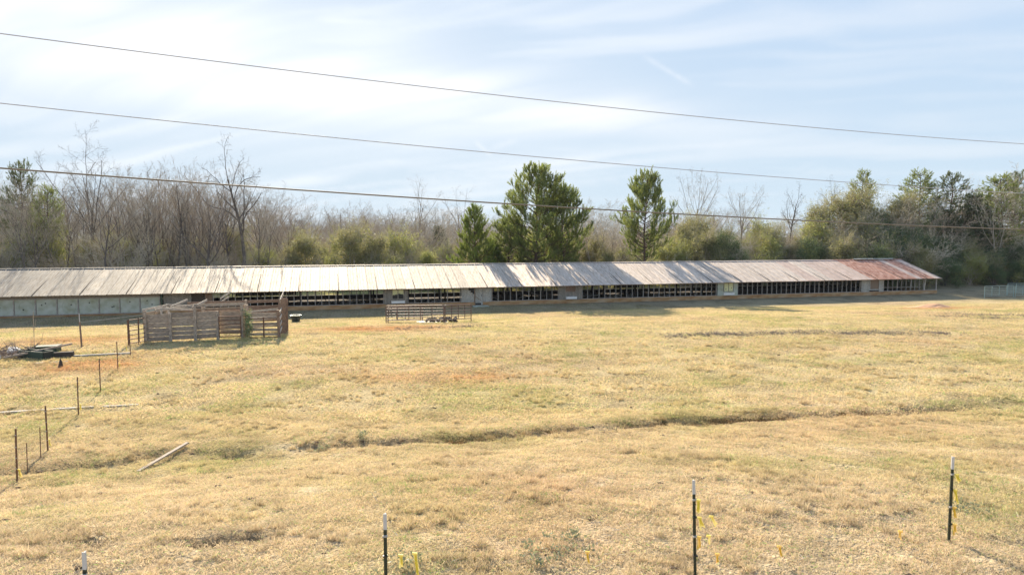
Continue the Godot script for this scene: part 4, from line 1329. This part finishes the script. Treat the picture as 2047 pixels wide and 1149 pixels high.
# ---------------------------------------------------------------- fences, panels and gates
func tube_panel(called: String, label: String, a: Vector2, c: Vector2, h: float, m: Material, verts: int, group := "", low := 0.28) -> Node3D:
	var th := 1.0 if called == "livestock_panel" else 0.85
	var p0 := on(a.x, a.y)
	var p1 := on(c.x, c.y)
	var t := thing(called, label, "livestock panel" if called == "livestock_panel" else "gate", p0, 0.0, group)
	var d := p1 - p0
	for k in 6:
		var y := lerpf(low, h, k / 5.0)
		var b := Buf.new()
		var o0 := Vector3.ZERO if k < 5 else d.normalized() * 0.09
		if k == 5:
			b.tube(PackedVector3Array([Vector3(0, h - 0.12, 0), d.normalized() * 0.03 + Vector3(0, h - 0.03, 0), d.normalized() * 0.12 + Vector3(0, h, 0), d - d.normalized() * 0.12 + Vector3(0, h, 0), d - d.normalized() * 0.03 + Vector3(0, h - 0.03, 0), d + Vector3(0, h - 0.12, 0)]), PackedFloat32Array([0.034 * th, 0.034 * th, 0.034 * th, 0.034 * th, 0.034 * th, 0.034 * th]), 6)
		else:
			b.rod(Vector3(0, y, 0), d + Vector3(0, y, 0), 0.03 * th)
		put("rail", b.mesh(), m, t)
	for e in [Vector3.ZERO, d]:
		var b := Buf.new()
		b.rod(e, e + Vector3(0, h - 0.1, 0), 0.042)
		put("end_post", b.mesh(), m, t)
	for k in verts:
		var b := Buf.new()
		var q := d * ((k + 1.0) / (verts + 1.0))
		b.beam(q + Vector3(0, low, 0), q + Vector3(0, h, 0), 0.06 * th, 0.03, Vector3(0, 0, 1))
		put("upright", b.mesh(), m, t)
	return t

func ribbon(label: String, at: Vector3, L: float, strands: int, m: Material, lean: float, group: String) -> void:
	var b := Buf.new()
	for k in strands:
		var p := at + Vector3(rng.randf_range(-0.012, 0.012), 0, 0.012 + rng.randf_range(-0.006, 0.006))
		var d := Vector3(lean * rng.randf_range(0.3, 1.5) + rng.randf_range(-0.08, 0.08), -1, rng.randf_range(-0.1, 0.15)).normalized()
		var w := 0.026
		var l := L * rng.randf_range(0.8, 1.25)
		for j in 4:
			var q := p + d * l / 4.0
			var s := Vector3(1, 0, rng.randf_range(-0.5, 0.5)).normalized() * w * 0.5
			b.beam(p, q, w, 0.002, Vector3(s.z, 0, 1))
			p = q
			d = (d + Vector3(rng.randf_range(-0.1, 0.1), 0, rng.randf_range(-0.12, 0.12))).normalized()
	b.beam(at + Vector3(-0.03, 0.005, 0.015), at + Vector3(0.03, 0.0, 0.02), 0.02, 0.03)
	var c := Buf.new()
	var base := at + Vector3(0, -L, 0)
	c.v = Transform3D(Basis.IDENTITY, -base) * b.v
	var o := put("flagging_ribbon", c.mesh(), m, self, Transform3D(Basis.IDENTITY, base))
	tag(o, label, "ribbon", group)

func build_fences() -> void:
	rng.seed = 808
	# near fence: dark green posts with white tips
	var near := [[-8.2, -5.9, 0.0], [-4.79, -7.39, 0.0], [-1.57, -8.20, 0.0], [2.63, -9.44, -0.035], [7.04, -10.66, 0.0], [11.6, -11.9, 0.02]]
	var f := thing("post_and_wire_fence", "dark green white tipped steel posts with thin wires in the foreground", "fence", on(near[2][0], near[2][1]))
	var o := f.position
	var tops := []
	for q in near:
		var g := on(q[0], q[1]) - o
		var h := 1.41 if q[0] != -4.79 else 1.31
		var t := g + Vector3(q[2] * 1.6, h, 0)
		tops.append([g, t])
		var b := Buf.new()
		var dn := (t - g).normalized()
		b.beam(g - Vector3(0, 0.2, 0), t - dn * 0.2, 0.042, 0.008, Vector3(0, 0, 1))
		b.beam(g - Vector3(0, 0.2, 0) + Vector3(0, 0, -0.02), t - dn * 0.2 + Vector3(0, 0, -0.02), 0.008, 0.04, Vector3(0, 0, 1))
		for k in 22:
			var s := g.lerp(t - dn * 0.2, (k + 1) / 23.0)
			b.beam(s + Vector3(0, 0, 0.004), s + Vector3(0, 0.02, 0.004), 0.014, 0.016, Vector3(0, 0, 1))
		var p := put("fence_post", b.mesh(), M.post_green, f)
		b = Buf.new()
		b.beam(t - dn * 0.2, t, 0.043, 0.009, Vector3(0, 0, 1))
		b.beam(t - dn * 0.2 + Vector3(0, 0, -0.02), t + Vector3(0, 0, -0.02), 0.009, 0.04, Vector3(0, 0, 1))
		put("post_tip", b.mesh(), M.post_white, p)
		for k in 4:                                            # wire clips
			b = Buf.new()
			var s := g.lerp(t, [0.22, 0.42, 0.62, 0.8][k])
			b.beam(s + Vector3(-0.03, 0, 0.012), s + Vector3(0.03, 0.005, 0.012), 0.03, 0.022)
			put("wire_clip", b.mesh(), M.wire if k % 2 else M.tub, p)
	for k in 4:
		var b := Buf.new()
		for i in tops.size() - 1:
			var a: Vector3 = tops[i][0].lerp(tops[i][1], [0.22, 0.42, 0.62, 0.8][k])
			var c: Vector3 = tops[i + 1][0].lerp(tops[i + 1][1], [0.22, 0.42, 0.62, 0.8][k])
			b.rod(a + Vector3(0, 0, 0.02), c + Vector3(0, 0, 0.02), 0.0013, 4)
		put("wire", b.mesh(), M.wire, f)
	var fr := [0.22, 0.42, 0.62, 0.8]
	var onw := func(i: int, k: int, t: float) -> Vector3:
		var a: Vector3 = tops[i][0].lerp(tops[i][1], fr[k])
		var c: Vector3 = tops[i + 1][0].lerp(tops[i + 1][1], fr[k])
		return o + a.lerp(c, t) + Vector3(0, 0, 0.03)
	var gr := ""
	ribbon("yellow ribbon tied highest on the leaning foreground post", onw.call(3, 3, 0.012), 0.16, 5, M.yellow, 0.05, gr)
	ribbon("spread pale yellow ribbon, second from the top of the leaning foreground post", onw.call(3, 2, 0.014), 0.15, 4, M.yellow, 0.35, gr)
	ribbon("orange yellow ribbon, third from the top of the leaning foreground post", onw.call(3, 1, 0.012), 0.18, 3, M.orange, 0.05, gr)
	ribbon("slanting yellow ribbon hanging on the wire just right of the leaning post", onw.call(3, 2, 0.055), 0.17, 2, M.yellow, 0.4, gr)
	ribbon("thin pale ribbon below the slanting one right of the leaning post", onw.call(3, 1, 0.045), 0.15, 1, M.yellow, 0.05, gr)
	ribbon("pair of orange ribbons low on the wire right of the leaning post", onw.call(3, 0, 0.075), 0.13, 3, M.orange, 0.1, gr)
	ribbon("orange ribbon on the wire midway between the leaning and the right hand post", onw.call(3, 0, 0.30), 0.14, 3, M.orange, 0.2, gr)
	ribbon("small orange ribbon on the wire left of the right hand post", onw.call(3, 0, 0.78), 0.12, 2, M.orange, 0.1, gr)
	ribbon("fluttering yellow ribbon highest on the right hand foreground post", onw.call(4, 3, 0.010), 0.12, 5, M.yellow, 0.5, gr)
	ribbon("long pale yellow ribbon, second from the top of the right hand post", onw.call(4, 2, 0.008), 0.18, 4, M.yellow, 0.15, gr)
	ribbon("orange ribbon, third from the top of the right hand post", onw.call(4, 1, 0.008), 0.14, 4, M.orange, 0.08, gr)
	ribbon("orange ribbon lowest on the right hand foreground post", onw.call(4, 0, 0.012), 0.14, 4, M.orange, 0.15, gr)
	ribbon("pair of pale yellow ribbons on the wire right of the middle post", onw.call(2, 2, 0.045), 0.13, 3, M.yellow, 0.05, gr)
	ribbon("long doubled yellow ribbon on the wire, farther right of the middle post", onw.call(2, 2, 0.085), 0.26, 4, M.yellow, 0.06, gr)
	ribbon("yellow ribbon tied low on the middle foreground post", onw.call(2, 1, 0.012), 0.16, 4, M.yellow, 0.05, gr)
	ribbon("yellow ribbon at the bottom edge between the middle and the leaning post", onw.call(2, 1, 0.62), 0.15, 3, M.orange, 0.08, gr)
	# left fence: rusty posts running towards the pen
	var lf := [[-11.6, -14.5], [-12.54, -16.87], [-13.52, -19.47], [-15.27, -23.63], [-16.57, -27.09], [-18.52, -31.7], [-20.18, -35.74], [-21.75, -39.4]]
	var g2 := thing("rusty_wire_fence", "line of rusty steel posts and thin wires running up to the pen", "fence", on(lf[1][0], lf[1][1]))
	o = g2.position
	for q in lf:
		var g := on(q[0], q[1]) - o
		var lean := rng.randf_range(-0.03, 0.03)
		var b := Buf.new()
		var t := g + Vector3(lean, 1.36, rng.randf_range(-0.03, 0.03))
		b.beam(g - Vector3(0, 0.2, 0), t, 0.04, 0.009, Vector3(0, 0, 1))
		b.beam(g - Vector3(0, 0.2, 0) + Vector3(0, 0, -0.018), t + Vector3(0, 0, -0.018), 0.009, 0.036, Vector3(0, 0, 1))
		var p := put("fence_post", b.mesh(), M.rust_steel, g2)
		for k in 4:
			b = Buf.new()
			var s := g.lerp(t, [0.25, 0.45, 0.65, 0.88][k])
			b.beam(s + Vector3(-0.02, 0, 0.01), s + Vector3(0.02, 0, 0.01), 0.018, 0.018)
			put("wire_clip", b.mesh(), M.wire, p)
	for k in 4:
		var b := Buf.new()
		for i in lf.size() - 1:
			var a := on(lf[i][0], lf[i][1]) - o + Vector3(0, 1.36 * [0.25, 0.45, 0.65, 0.88][k], 0.01)
			var c := on(lf[i + 1][0], lf[i + 1][1]) - o + Vector3(0, 1.36 * [0.25, 0.45, 0.65, 0.88][k], 0.01)
			b.rod(a, c, 0.0016, 4)
		put("wire", b.mesh(), M.wire, g2)
	for q in [[-12.92, -17.78, 0.85, "thinner of two short stakes, between the first two rusty posts"], [-13.3, -18.85, 0.9, "short thin stake just before the second rusty post from the front"]]:
		var b := Buf.new()
		b.rod(Vector3.ZERO, Vector3(0.02, q[2], 0), 0.012, 5)
		tag(put("thin_stake", b.mesh(), M.rust_steel, self, Transform3D(Basis.IDENTITY, on(q[0], q[1]))), q[3], "stake")
	for q in [[-12.44, -16.85, 0.34, "yellow ribbon low on the nearest rusty post"], [-13.4, -19.4, 0.38, "faint yellow ribbon beside the second rusty post"], [-15.15, -23.6, 0.42, "yellow ribbon low on the third rusty post"], [-18.4, -31.65, 0.36, "yellow ribbon low on the fifth rusty post"], [-20.35, -35.7, 0.5, "yellow ribbon on the farthest rusty post before the pen"]]:
		ribbon(q[3], on(q[0], q[1]) + Vector3(0, q[2], 0), 0.2, 4, M.yellow, 0.1, "")
	# lone post with a wire to the pen
	var b := Buf.new()
	var lp := thing("wire_post", "lone dark post with a pale wire stretched to the pen", "post", on(-24.65, -38.76))
	b.beam(Vector3(0, -0.2, 0), Vector3(-0.06, 1.45, 0), 0.07, 0.07, Vector3(0, 0, 1))
	put("post", b.mesh(), M.brown_wood, lp)
	b = Buf.new()
	b.rod(Vector3(-0.06, 1.42, 0), Vector3(2.95, 1.72, -1.4), 0.007, 5)
	put("pale_wire", b.mesh(), M.post_white, lp)
	b = Buf.new()
	b.rod(Vector3(-0.06, 1.46, 0), Vector3(-0.07, 1.95, 0), 0.02, 6)
	put("white_rod", b.mesh(), M.post_white, lp)
	# steel panels in front of the barn
	var gp := "loose steel panels in front of the barn"
	tube_panel("livestock_panel", "long rusty brown livestock panel standing in front of the barn", Vector2(-10.3, -55.5), Vector2(-5.45, -54.2), 1.45, M.panel_steel, 4)
	tube_panel("livestock_panel", "shorter rusty brown livestock panel set at an angle to the long one", Vector2(-5.35, -54.2), Vector2(-3.4, -56.4), 1.45, M.panel_steel, 3)
	tube_panel("livestock_panel", "back livestock panel of the small pen in front of the barn", Vector2(-10.2, -55.8), Vector2(-7.6, -57.6), 1.35, M.panel_steel, 3)
	# green gates at the right edge
	tube_panel("metal_gate", "grey green tube gate standing open at the edge of the field", Vector2(56.6, -81.5), Vector2(60.9, -82.6), 1.45, M.gate_green, 3)
	tube_panel("metal_gate", "grey green tube gate cut by the right edge of the photo", Vector2(61.1, -82.6), Vector2(65.4, -83.6), 1.45, M.gate_green, 3)
	tube_panel("metal_gate", "grey green tube gate set back behind the other two", Vector2(61.6, -84.6), Vector2(66.5, -85.4), 1.4, M.gate_green, 3)

# ---------------------------------------------------------------- small things in the field
func board_on_ground(called: String, label: String, cat: String, a: Vector2, c: Vector2, w: float, h: float, m: Material, lift0 := 0.0, lift1 := 0.0) -> void:
	var p0 := on(a.x, a.y) + Vector3(0, h * 0.5 + lift0, 0)
	var p1 := on(c.x, c.y) + Vector3(0, h * 0.5 + lift1, 0)
	var b := Buf.new()
	b.beam(Vector3.ZERO, p1 - p0, w, h, Vector3.UP, 3.0)
	tag(put(called, b.mesh(), m, self, Transform3D(Basis.IDENTITY, p0)), label, cat)

func build_small() -> void:
	rng.seed = 31337
	board_on_ground("long_board", "long pale weathered board on the grass behind the rusty fence posts", "board", Vector2(-18.6, -23.75), Vector2(-15.35, -24.65), 0.16, 0.06, M.pale_wood)
	board_on_ground("long_board", "pale board on the grass right of the rusty fence line", "board", Vector2(-15.1, -24.7), Vector2(-13.9, -25.0), 0.12, 0.05, M.pale_wood)
	board_on_ground("long_board", "pale board on the ground beside the junk heap", "board", Vector2(-23.0, -35.3), Vector2(-20.4, -36.2), 0.14, 0.08, M.pale_wood)
	board_on_ground("leaning_plank", "weathered plank bridging the gully at an angle", "plank", Vector2(-9.95, -17.75), Vector2(-9.65, -19.9), 0.10, 0.04, M.grey_wood, 0.02, 0.09)
	board_on_ground("short_board", "short pale board in front of the junk heap", "board", Vector2(-23.6, -33.2), Vector2(-22.3, -33.9), 0.12, 0.06, M.pale_wood)
	board_on_ground("thin_log", "thin grey log lying slanted over the junk heap", "log", Vector2(-25.6, -34.0), Vector2(-23.4, -36.0), 0.09, 0.09, M.grey_wood, 0.1, 0.55)
	board_on_ground("thin_log", "dark log at the right end of the junk heap", "log", Vector2(-24.2, -34.9), Vector2(-22.9, -35.3), 0.3, 0.28, M.dark_wood)
	# junk heap: a green box, a dark trough, brush
	var t := thing("green_tank", "dark green metal box lying in the junk heap at the left", "box", on(-25.0, -36.4), 0.2)
	var b := Buf.new()
	b.beam(Vector3(-0.6, 0.15, 0), Vector3(0.55, 0.19, 0), 0.6, 0.34)
	put("body", b.mesh(), M.dark_green, t)
	b = Buf.new()
	b.beam(Vector3(-0.64, 0.345, 0), Vector3(0.59, 0.385, 0), 0.68, 0.04)
	put("lid", b.mesh(), M.dark_green, t)
	t = thing("feed_trough", "low dark trough lying tilted at the front of the junk heap", "trough", on(-24.6, -34.9), -0.35)
	b = Buf.new()
	for q in [[Vector3(-0.9, 0.06, 0), Vector3(0.9, 0.06, 0), 0.5, 0.06], [Vector3(-0.9, 0.25, 0.28), Vector3(0.9, 0.25, 0.28), 0.05, 0.38], [Vector3(-0.9, 0.25, -0.28), Vector3(0.9, 0.25, -0.28), 0.05, 0.38]]:
		b.beam(q[0], q[1], q[2], q[3])
	put("shell", b.mesh(), M.dark_green, t)
	b = Buf.new()
	for x in [-0.9, 0.9]: b.beam(Vector3(x, 0.25, -0.25), Vector3(x, 0.25, 0.25), 0.05, 0.36)
	put("end_board", b.mesh(), M.tub, t)
	b = Buf.new()
	for k in 260:
		var p := Vector3(rng.randf_range(-1.9, 1.5), rng.randf_range(0.0, 0.35), rng.randf_range(-0.9, 0.9))
		var d := (rv() * Vector3(1, 0.35, 1) + Vector3(0, 0.12, 0)).normalized()
		var l := rng.randf_range(0.4, 1.5)
		b.tube(PackedVector3Array([p, p + d * l * 0.5, p + (d + rv() * 0.3).normalized() * l]), PackedFloat32Array([rng.randf_range(0.01, 0.035), 0.012, 0.003]), 4)
	var o := put("brush_heap", b.mesh(), M.bark[1], self, Transform3D(Basis.IDENTITY, on(-26.6, -35.3)))
	tag(o, "heap of cut brush and branches at the left edge", "brush heap", "", "stuff")
	for q in [[-26.9, -34.6, 0.22, "larger white lump of rubble in the brush heap"], [-26.3, -35.6, 0.3, "white crumpled sheet on top of the brush heap"], [-26.0, -34.2, 0.14, "smallest white lump at the front of the brush heap"]]:
		b = Buf.new()
		rock(b, q[2])
		tag(put("white_lump", b.mesh(), M.post_white, self, Transform3D(Basis.IDENTITY, on(q[0], q[1]) + Vector3(0, q[2] * 0.8, 0))), q[3], "rubble")
	b = Buf.new()
	b.tube(PackedVector3Array([Vector3(0, -0.05, 0), Vector3(0.01, 0.25, 0), Vector3(0.0, 0.42, 0)]), PackedFloat32Array([0.13, 0.07, 0.02]), 6)
	tag(put("wooden_stump", b.mesh(), M.dark_wood, self, Transform3D(Basis.IDENTITY, on(-21.6, -32.3))), "small dark pointed stump in bare red soil near the fence", "stump")
	b = Buf.new()
	b.rod(Vector3.ZERO, Vector3(0.05, 2.2, 0), 0.015, 5)
	b.rod(Vector3(0.03, 1.1, 0), Vector3(0.25, 1.8, 0.1), 0.009, 4)
	tag(put("dry_stalk", b.mesh(), M.twig[1], self, Transform3D(Basis.IDENTITY, on(-26.0, -36.8))), "tall thin dry stalk behind the junk heap", "stalk")
	# mound of red clay
	b = Buf.new()
	var nr := 9
	var na := 36
	var pt := func(i: int, j: int) -> Vector3:
		var r := i / float(nr)
		var a := TAU * (j % na) / na
		var w := 1.0 + 0.25 * n_mid.get_noise_2d(cos(a) * 2.0, sin(a) * 2.0)
		var y := 0.45 * pow(1.0 - r, 1.15) + 0.10 * n_mid.get_noise_2d(cos(a) * r * 5.0 + 9.0, sin(a) * r * 5.0) * (1.0 - r)
		return Vector3(cos(a) * r * 2.7 * w + 0.4 * (1.0 - r), y - 0.08 * r, sin(a) * r * 1.5 * w)
	for i in nr:
		for j in na:
			b.quad(pt.call(i, j), pt.call(i, j + 1), pt.call(i + 1, j + 1), pt.call(i + 1, j))
	tag(put("clay_mound", b.mesh(), M.clay, self, Transform3D(Basis.IDENTITY, on(39.7, -64.2))), "low mound of orange red clay in the pasture near the barn's right end", "mound")
	# white plastic and dark rubble inside the small steel pen
	b = Buf.new()
	for i in 10:
		for j in 5:
			var f := func(a: int, c: int) -> Vector3: return Vector3(a * 0.26, 0.03 + 0.13 * absf(n_fine.get_noise_2d(a * 0.5, c * 0.6)) + 0.05, c * 0.24 + 0.2 * sin(a * 0.7))
			b.quad(f.call(i, j), f.call(i + 1, j), f.call(i + 1, j + 1), f.call(i, j + 1))
	tag(put("plastic_sheet", b.mesh(), M.white, self, Transform3D(Basis.IDENTITY, on(-7.9, -56.6))), "crumpled white plastic sheet on the ground behind the steel panels", "sheet")
	b = Buf.new()
	for k in 60:
		var c := Buf.new()
		rock(c, rng.randf_range(0.06, 0.17))
		b.v.append_array(Transform3D(Basis.IDENTITY, Vector3(rng.randf_range(-1.3, 1.3), rng.randf_range(0.05, 0.35), rng.randf_range(-0.5, 0.5))) * c.v)
	tag(put("rubble_heap", b.mesh(), M.dark_wood, self, Transform3D(Basis.IDENTITY, on(-5.9, -56.2))), "dark heap of rubble beside the white sheet behind the steel panels", "rubble", "", "stuff")
	# weeds and clumps with grey green leaves
	var cl := [leaf_cluster(9, 0.09, 0.055), leaf_cluster(7, 0.08, 0.07)]
	for q in [[0.95, -10.45, 0.34, "spreading grey green weed low in the foreground, left of the leaning post"], [-1.55, -9.55, 0.3, "grey green weed at the foot of the middle foreground post"], [8.25, -11.95, 0.24, "small dark green weed right of the right hand foreground post"], [0.45, -9.9, 0.24, "dull weed at the bottom edge near the middle"], [-5.6, -19.6, 0.2, "green weed on the gully bank left of the middle"], [-4.6, -20.5, 0.2, "round green weed farther along the gully bank"]]:
		b = Buf.new()
		for k in 18:
			var a := rng.randf() * TAU
			var r: float = q[2] * sqrt(rng.randf()) * 1.3
			b.stamp(cl[rng.randi() % 2], Transform3D(Basis.from_euler(rv() * 2.0), Vector3(cos(a) * r, 0.06 + 0.1 * rng.randf() * (1.3 - r / q[2] * 0.6), sin(a) * r)), Color(1, 1, 1) * rng.randf_range(0.7, 1.8))
		var wd := thing("weed", q[3], "weed", on(q[0], q[1]))
		put("foliage", b.mesh(), M.weed, wd)
	# windrow of dead weeds in the right of the pasture
	b = Buf.new()
	for q in [[10, 42.6, 20, 44.2, 260], [19, 44.1, 28.5, 43.6, 240], [35, 54.2, 44, 53.0, 130], [33, 53, 38, 51.8, 40], [-8, 47.2, -2, 47.6, 90]]:
		for k in q[4]:
			var s := rng.randf()
			var x := lerpf(q[0], q[2], s) + rng.randf_range(-0.6, 0.6)
			var d := lerpf(q[1], q[3], s) + rng.randfn(0, 0.45)
			var p := on(x, -d)
			for j in 5:
				var dir := (rv() * Vector3(1.2, 0.4, 1) + Vector3(0, 0.35, 0)).normalized()
				var l := rng.randf_range(0.12, 0.4)
				b.tube(PackedVector3Array([p, p + dir * l * 0.6, p + dir * l + rv() * 0.06]), PackedFloat32Array([0.012, 0.009, 0.003]), 3)
	o = put("dead_weed_litter", b.mesh(), M.bark[0], self)
	tag(o, "band of dark cut weeds and twigs strewn across the right of the pasture", "weed litter", "", "stuff")

func rock(b: Buf, r: float) -> void:
	var ph := rng.randf() * 6.0
	var f := func(i: int, j: int) -> Vector3:
		var th := PI * i / 5.0
		var a := TAU * (j % 7) / 7.0
		var d := Vector3(sin(th) * cos(a), cos(th) * 0.75, sin(th) * sin(a))
		return d * r * (1.0 + 0.25 * sin(d.x * 5.0 + ph) + 0.2 * cos(d.z * 4.0 + ph * 2.0))
	for i in 5:
		for j in 7:
			b.quad(f.call(i, j), f.call(i, j + 1), f.call(i + 1, j + 1), f.call(i + 1, j))

# ---------------------------------------------------------------- overhead lines
func build_wires() -> void:
	for q in [[9.52, 9.04, 0.13, 0.0062, 0, "highest of the three overhead lines crossing the sky"], [8.73, 8.05, 0.10, 0.0057, 0, "middle overhead line, fading into the sky at the right"], [7.985, 7.325, 0.085, 0.0102, 1, "lowest and thickest overhead line, tan, crossing in front of the trees"]]:
		var b := Buf.new()
		var p := PackedVector3Array()
		var r := PackedFloat32Array()
		for k in 41:
			var t := -0.8 + 2.6 * k / 40.0
			p.append(Vector3(lerpf(-6.0, 10.5, t), lerpf(q[0], q[1], t) - 4.0 * q[2] * t * (1.0 - t), -lerpf(8.0, 14.0, t)) - Vector3(-6, 8, -8))
			r.append(q[3])
		b.tube(p, r, 8)
		tag(put("overhead_line", b.mesh(), M.cable if q[4] == 0 else M.cable_tan, self, Transform3D(Basis.IDENTITY, Vector3(-6, 8, -8))), q[5], "power line")

# ---------------------------------------------------------------- grass
func turf(n: int, R: float, l0: float, l1: float, w: float, lay: float, green: float) -> ArrayMesh:
	var b := Buf.new()
	for i in n:
		var a := rng.randf() * TAU
		var r := R * sqrt(rng.randf())
		var p := Vector3(cos(a) * r, -0.005, sin(a) * r)
		var d := (Vector3(rng.randfn(), 0, rng.randfn()) * lay + Vector3(0, 1, 0)).normalized()
		var l := rng.randf_range(l0, l1)
		var s := d.cross(rv()).normalized() * w * 0.5
		var v := rng.randf_range(0.7, 1.3)
		b.col = Color(v, v * rng.randf_range(0.92, 1.04), v * rng.randf_range(0.8, 1.1))
		if rng.randf() < green: b.col = Color(0.5 * v, 0.85 * v, 0.45 * v)
		var m := p + d * l * 0.55
		var e := p + d * l + Vector3(0, -0.3 * l * lay, 0) * 0.5
		b.tri(p - s, p + s, m + s * 0.7)
		b.tri(p - s, m + s * 0.7, m - s * 0.7)
		b.tri(m - s * 0.7, m + s * 0.7, e)
	return b.mesh()

func scatter(called: String, label: String, mesh: Mesh, n: int, near: float, far: float, s0: float, s1: float, cat: String, pick: Callable, bright := 1.0) -> void:
	var xf := []
	var cs := []
	var tries := 0
	while xf.size() < n and tries < n * 8:
		tries += 1
		var d := sqrt(lerpf(near * near, far * far, rng.randf()))
		var x := rng.randf_range(-0.80, 0.80) * d
		var q := sn(x, d)
		if q.y < 0.35: continue
		if not pick.call(x, d): continue
		var y := height(x, d)
		var gx := (height(x + 0.2, d) - y) / 0.2
		var gd := (height(x, d + 0.2) - y) / 0.2
		var up := Vector3(-gx, 1, gd).normalized()
		var a := rng.randf() * TAU
		var fx := Vector3(cos(a), 0, sin(a))
		fx = (fx - up * fx.dot(up)).normalized()
		var s := rng.randf_range(s0, s1)
		xf.append(Transform3D(Basis(fx * s, up * s, fx.cross(up) * s), Vector3(x, y, -d)))
		var c := ground_tone(x, d)
		var v := rng.randf_range(0.85, 1.2) * bright
		cs.append(Color(c.r * v, c.g * v, c.b * v))
	var mm := MultiMesh.new()
	mm.transform_format = MultiMesh.TRANSFORM_3D
	mm.use_colors = true
	mm.mesh = mesh
	mm.instance_count = xf.size()
	for i in xf.size():
		mm.set_instance_transform(i, xf[i])
		mm.set_instance_color(i, cs[i])
	var o := MultiMeshInstance3D.new()
	o.name = called
	o.multimesh = mm
	o.material_override = M.grass
	add_child(o)
	tag(o, label, cat, "", "stuff")

func build_grass() -> void:
	rng.seed = 2024
	var bare_at := func(x: float, d: float) -> bool:
		for o in holes:
			if Vector2(x - o.x, (d - o.y) * 1.5).length() < o.z * 0.9: return false
		var g := gully_at(x, d)
		if g.y > 0.3 and absf(g.x) < 0.25: return rng.randf() < 0.15
		return n_mid.get_noise_2d(x * 1.3 + 31, d * 1.3) > -0.62
	scatter("short_dry_grass", "short dry straw coloured grass of the near pasture", turf(150, 0.34, 0.03, 0.085, 0.008, 1.1, 0.06), 9600, 6.2, 24, 0.8, 1.3, "grass", bare_at)
	scatter("mid_field_grass", "short dry grass with green tinges across the middle of the pasture", turf(150, 0.75, 0.04, 0.13, 0.017, 1.1, 0.10), 9500, 23, 72, 0.8, 1.3, "grass", bare_at)
	var clumpy := func(x: float, d: float) -> bool:
		for o in holes:
			if Vector2(x - o.x, (d - o.y) * 1.5).length() < o.z: return false
		for q in [Vector3(-2.7, 10.75, 0.45), Vector3(-3.2, 11.0, 0.4), Vector3(-1.5, 11.7, 0.7), Vector3(-0.6, 9.9, 0.6), Vector3(6.0, 14.1, 0.8), Vector3(5.9, 12.8, 0.8), Vector3(-7.7, 10.8, 0.9), Vector3(2.45, 9.75, 0.22), Vector3(6.7, 12.2, 0.5), Vector3(0.6, 10.4, 0.5)]:
			if Vector2(x - q.x, d - q.y).length() < q.z * sqrt(rng.randf()) * 1.2: return true
		return n_mid.get_noise_2d(x * 0.55 - 77, d * 0.8 + 13) > 0.16 and rng.randf() < 0.5
	scatter("dry_grass_tufts", "taller tan tufts of dead grass in the foreground", turf(90, 0.10, 0.09, 0.24, 0.007, 0.55, 0.03), 4200, 8.5, 42, 0.35, 1.1, "grass", clumpy, 0.95)
	var greeny := func(x: float, d: float) -> bool:
		var g := gully_at(x, d)
		if g.y > 0.0 and g.x > 0.2 and g.x < 1.2: return rng.randf() < 0.5
		return n_big.get_noise_2d(x * 2.3 + 400, d * 2.9 - 200) > 0.22 and rng.randf() < 0.35
	scatter("green_grass_patches", "thin patches of green winter grass among the straw", turf(70, 0.22, 0.04, 0.12, 0.009, 0.8, 0.55), 2600, 9, 60, 0.7, 1.4, "grass", greeny, 0.85)
	var clod := Buf.new()
	rock(clod, 0.055)
	var cm := MultiMesh.new()
	cm.transform_format = MultiMesh.TRANSFORM_3D
	cm.mesh = clod.mesh()
	cm.instance_count = 520
	for k in 520:
		var d := sqrt(lerpf(80, 62.0 * 62.0, pow(rng.randf(), 1.3)))
		var x := rng.randf_range(-0.78, 0.78) * d
		if k % 7 == 0:                                         # many lie along the broken edge of the gully
			var gi := rng.randi_range(3, gully.size() - 2)
			var gp := gully[gi].lerp(gully[gi + 1], rng.randf()) + Vector2(rng.randfn() * 0.25, rng.randfn() * 0.3)
			x = gp.x; d = gp.y
		var sc := rng.randf_range(0.3, 1.0)
		cm.set_instance_transform(k, Transform3D(Basis(Vector3.UP, rng.randf() * TAU).scaled(Vector3(sc * 1.6, sc * 0.6, sc * 1.2)), on(x, -d) + Vector3(0, 0.012, 0)))
	var co := MultiMeshInstance3D.new()
	co.name = "soil_clods"
	co.multimesh = cm
	co.material_override = M.clod
	add_child(co)
	tag(co, "small dark clods and droppings dotted over the pasture", "clods", "", "stuff")
	# light stalks, scraps and stones lying on the near grass
	var b := Buf.new()
	for k in 420:
		var d := rng.randf_range(8.5, 24)
		var x := rng.randf_range(-0.78, 0.78) * d
		var p := on(x, -d) + Vector3(0, 0.03, 0)
		var dir := Vector3(rng.randfn(), rng.randf_range(0.0, 0.3), rng.randfn()).normalized()
		b.tube(PackedVector3Array([p, p + dir * rng.randf_range(0.08, 0.35)]), PackedFloat32Array([0.005, 0.0035]), 3)
	tag(put("loose_straw", b.mesh(), M.pale_wood, self), "loose pale straw stalks scattered over the near grass", "straw", "", "stuff")
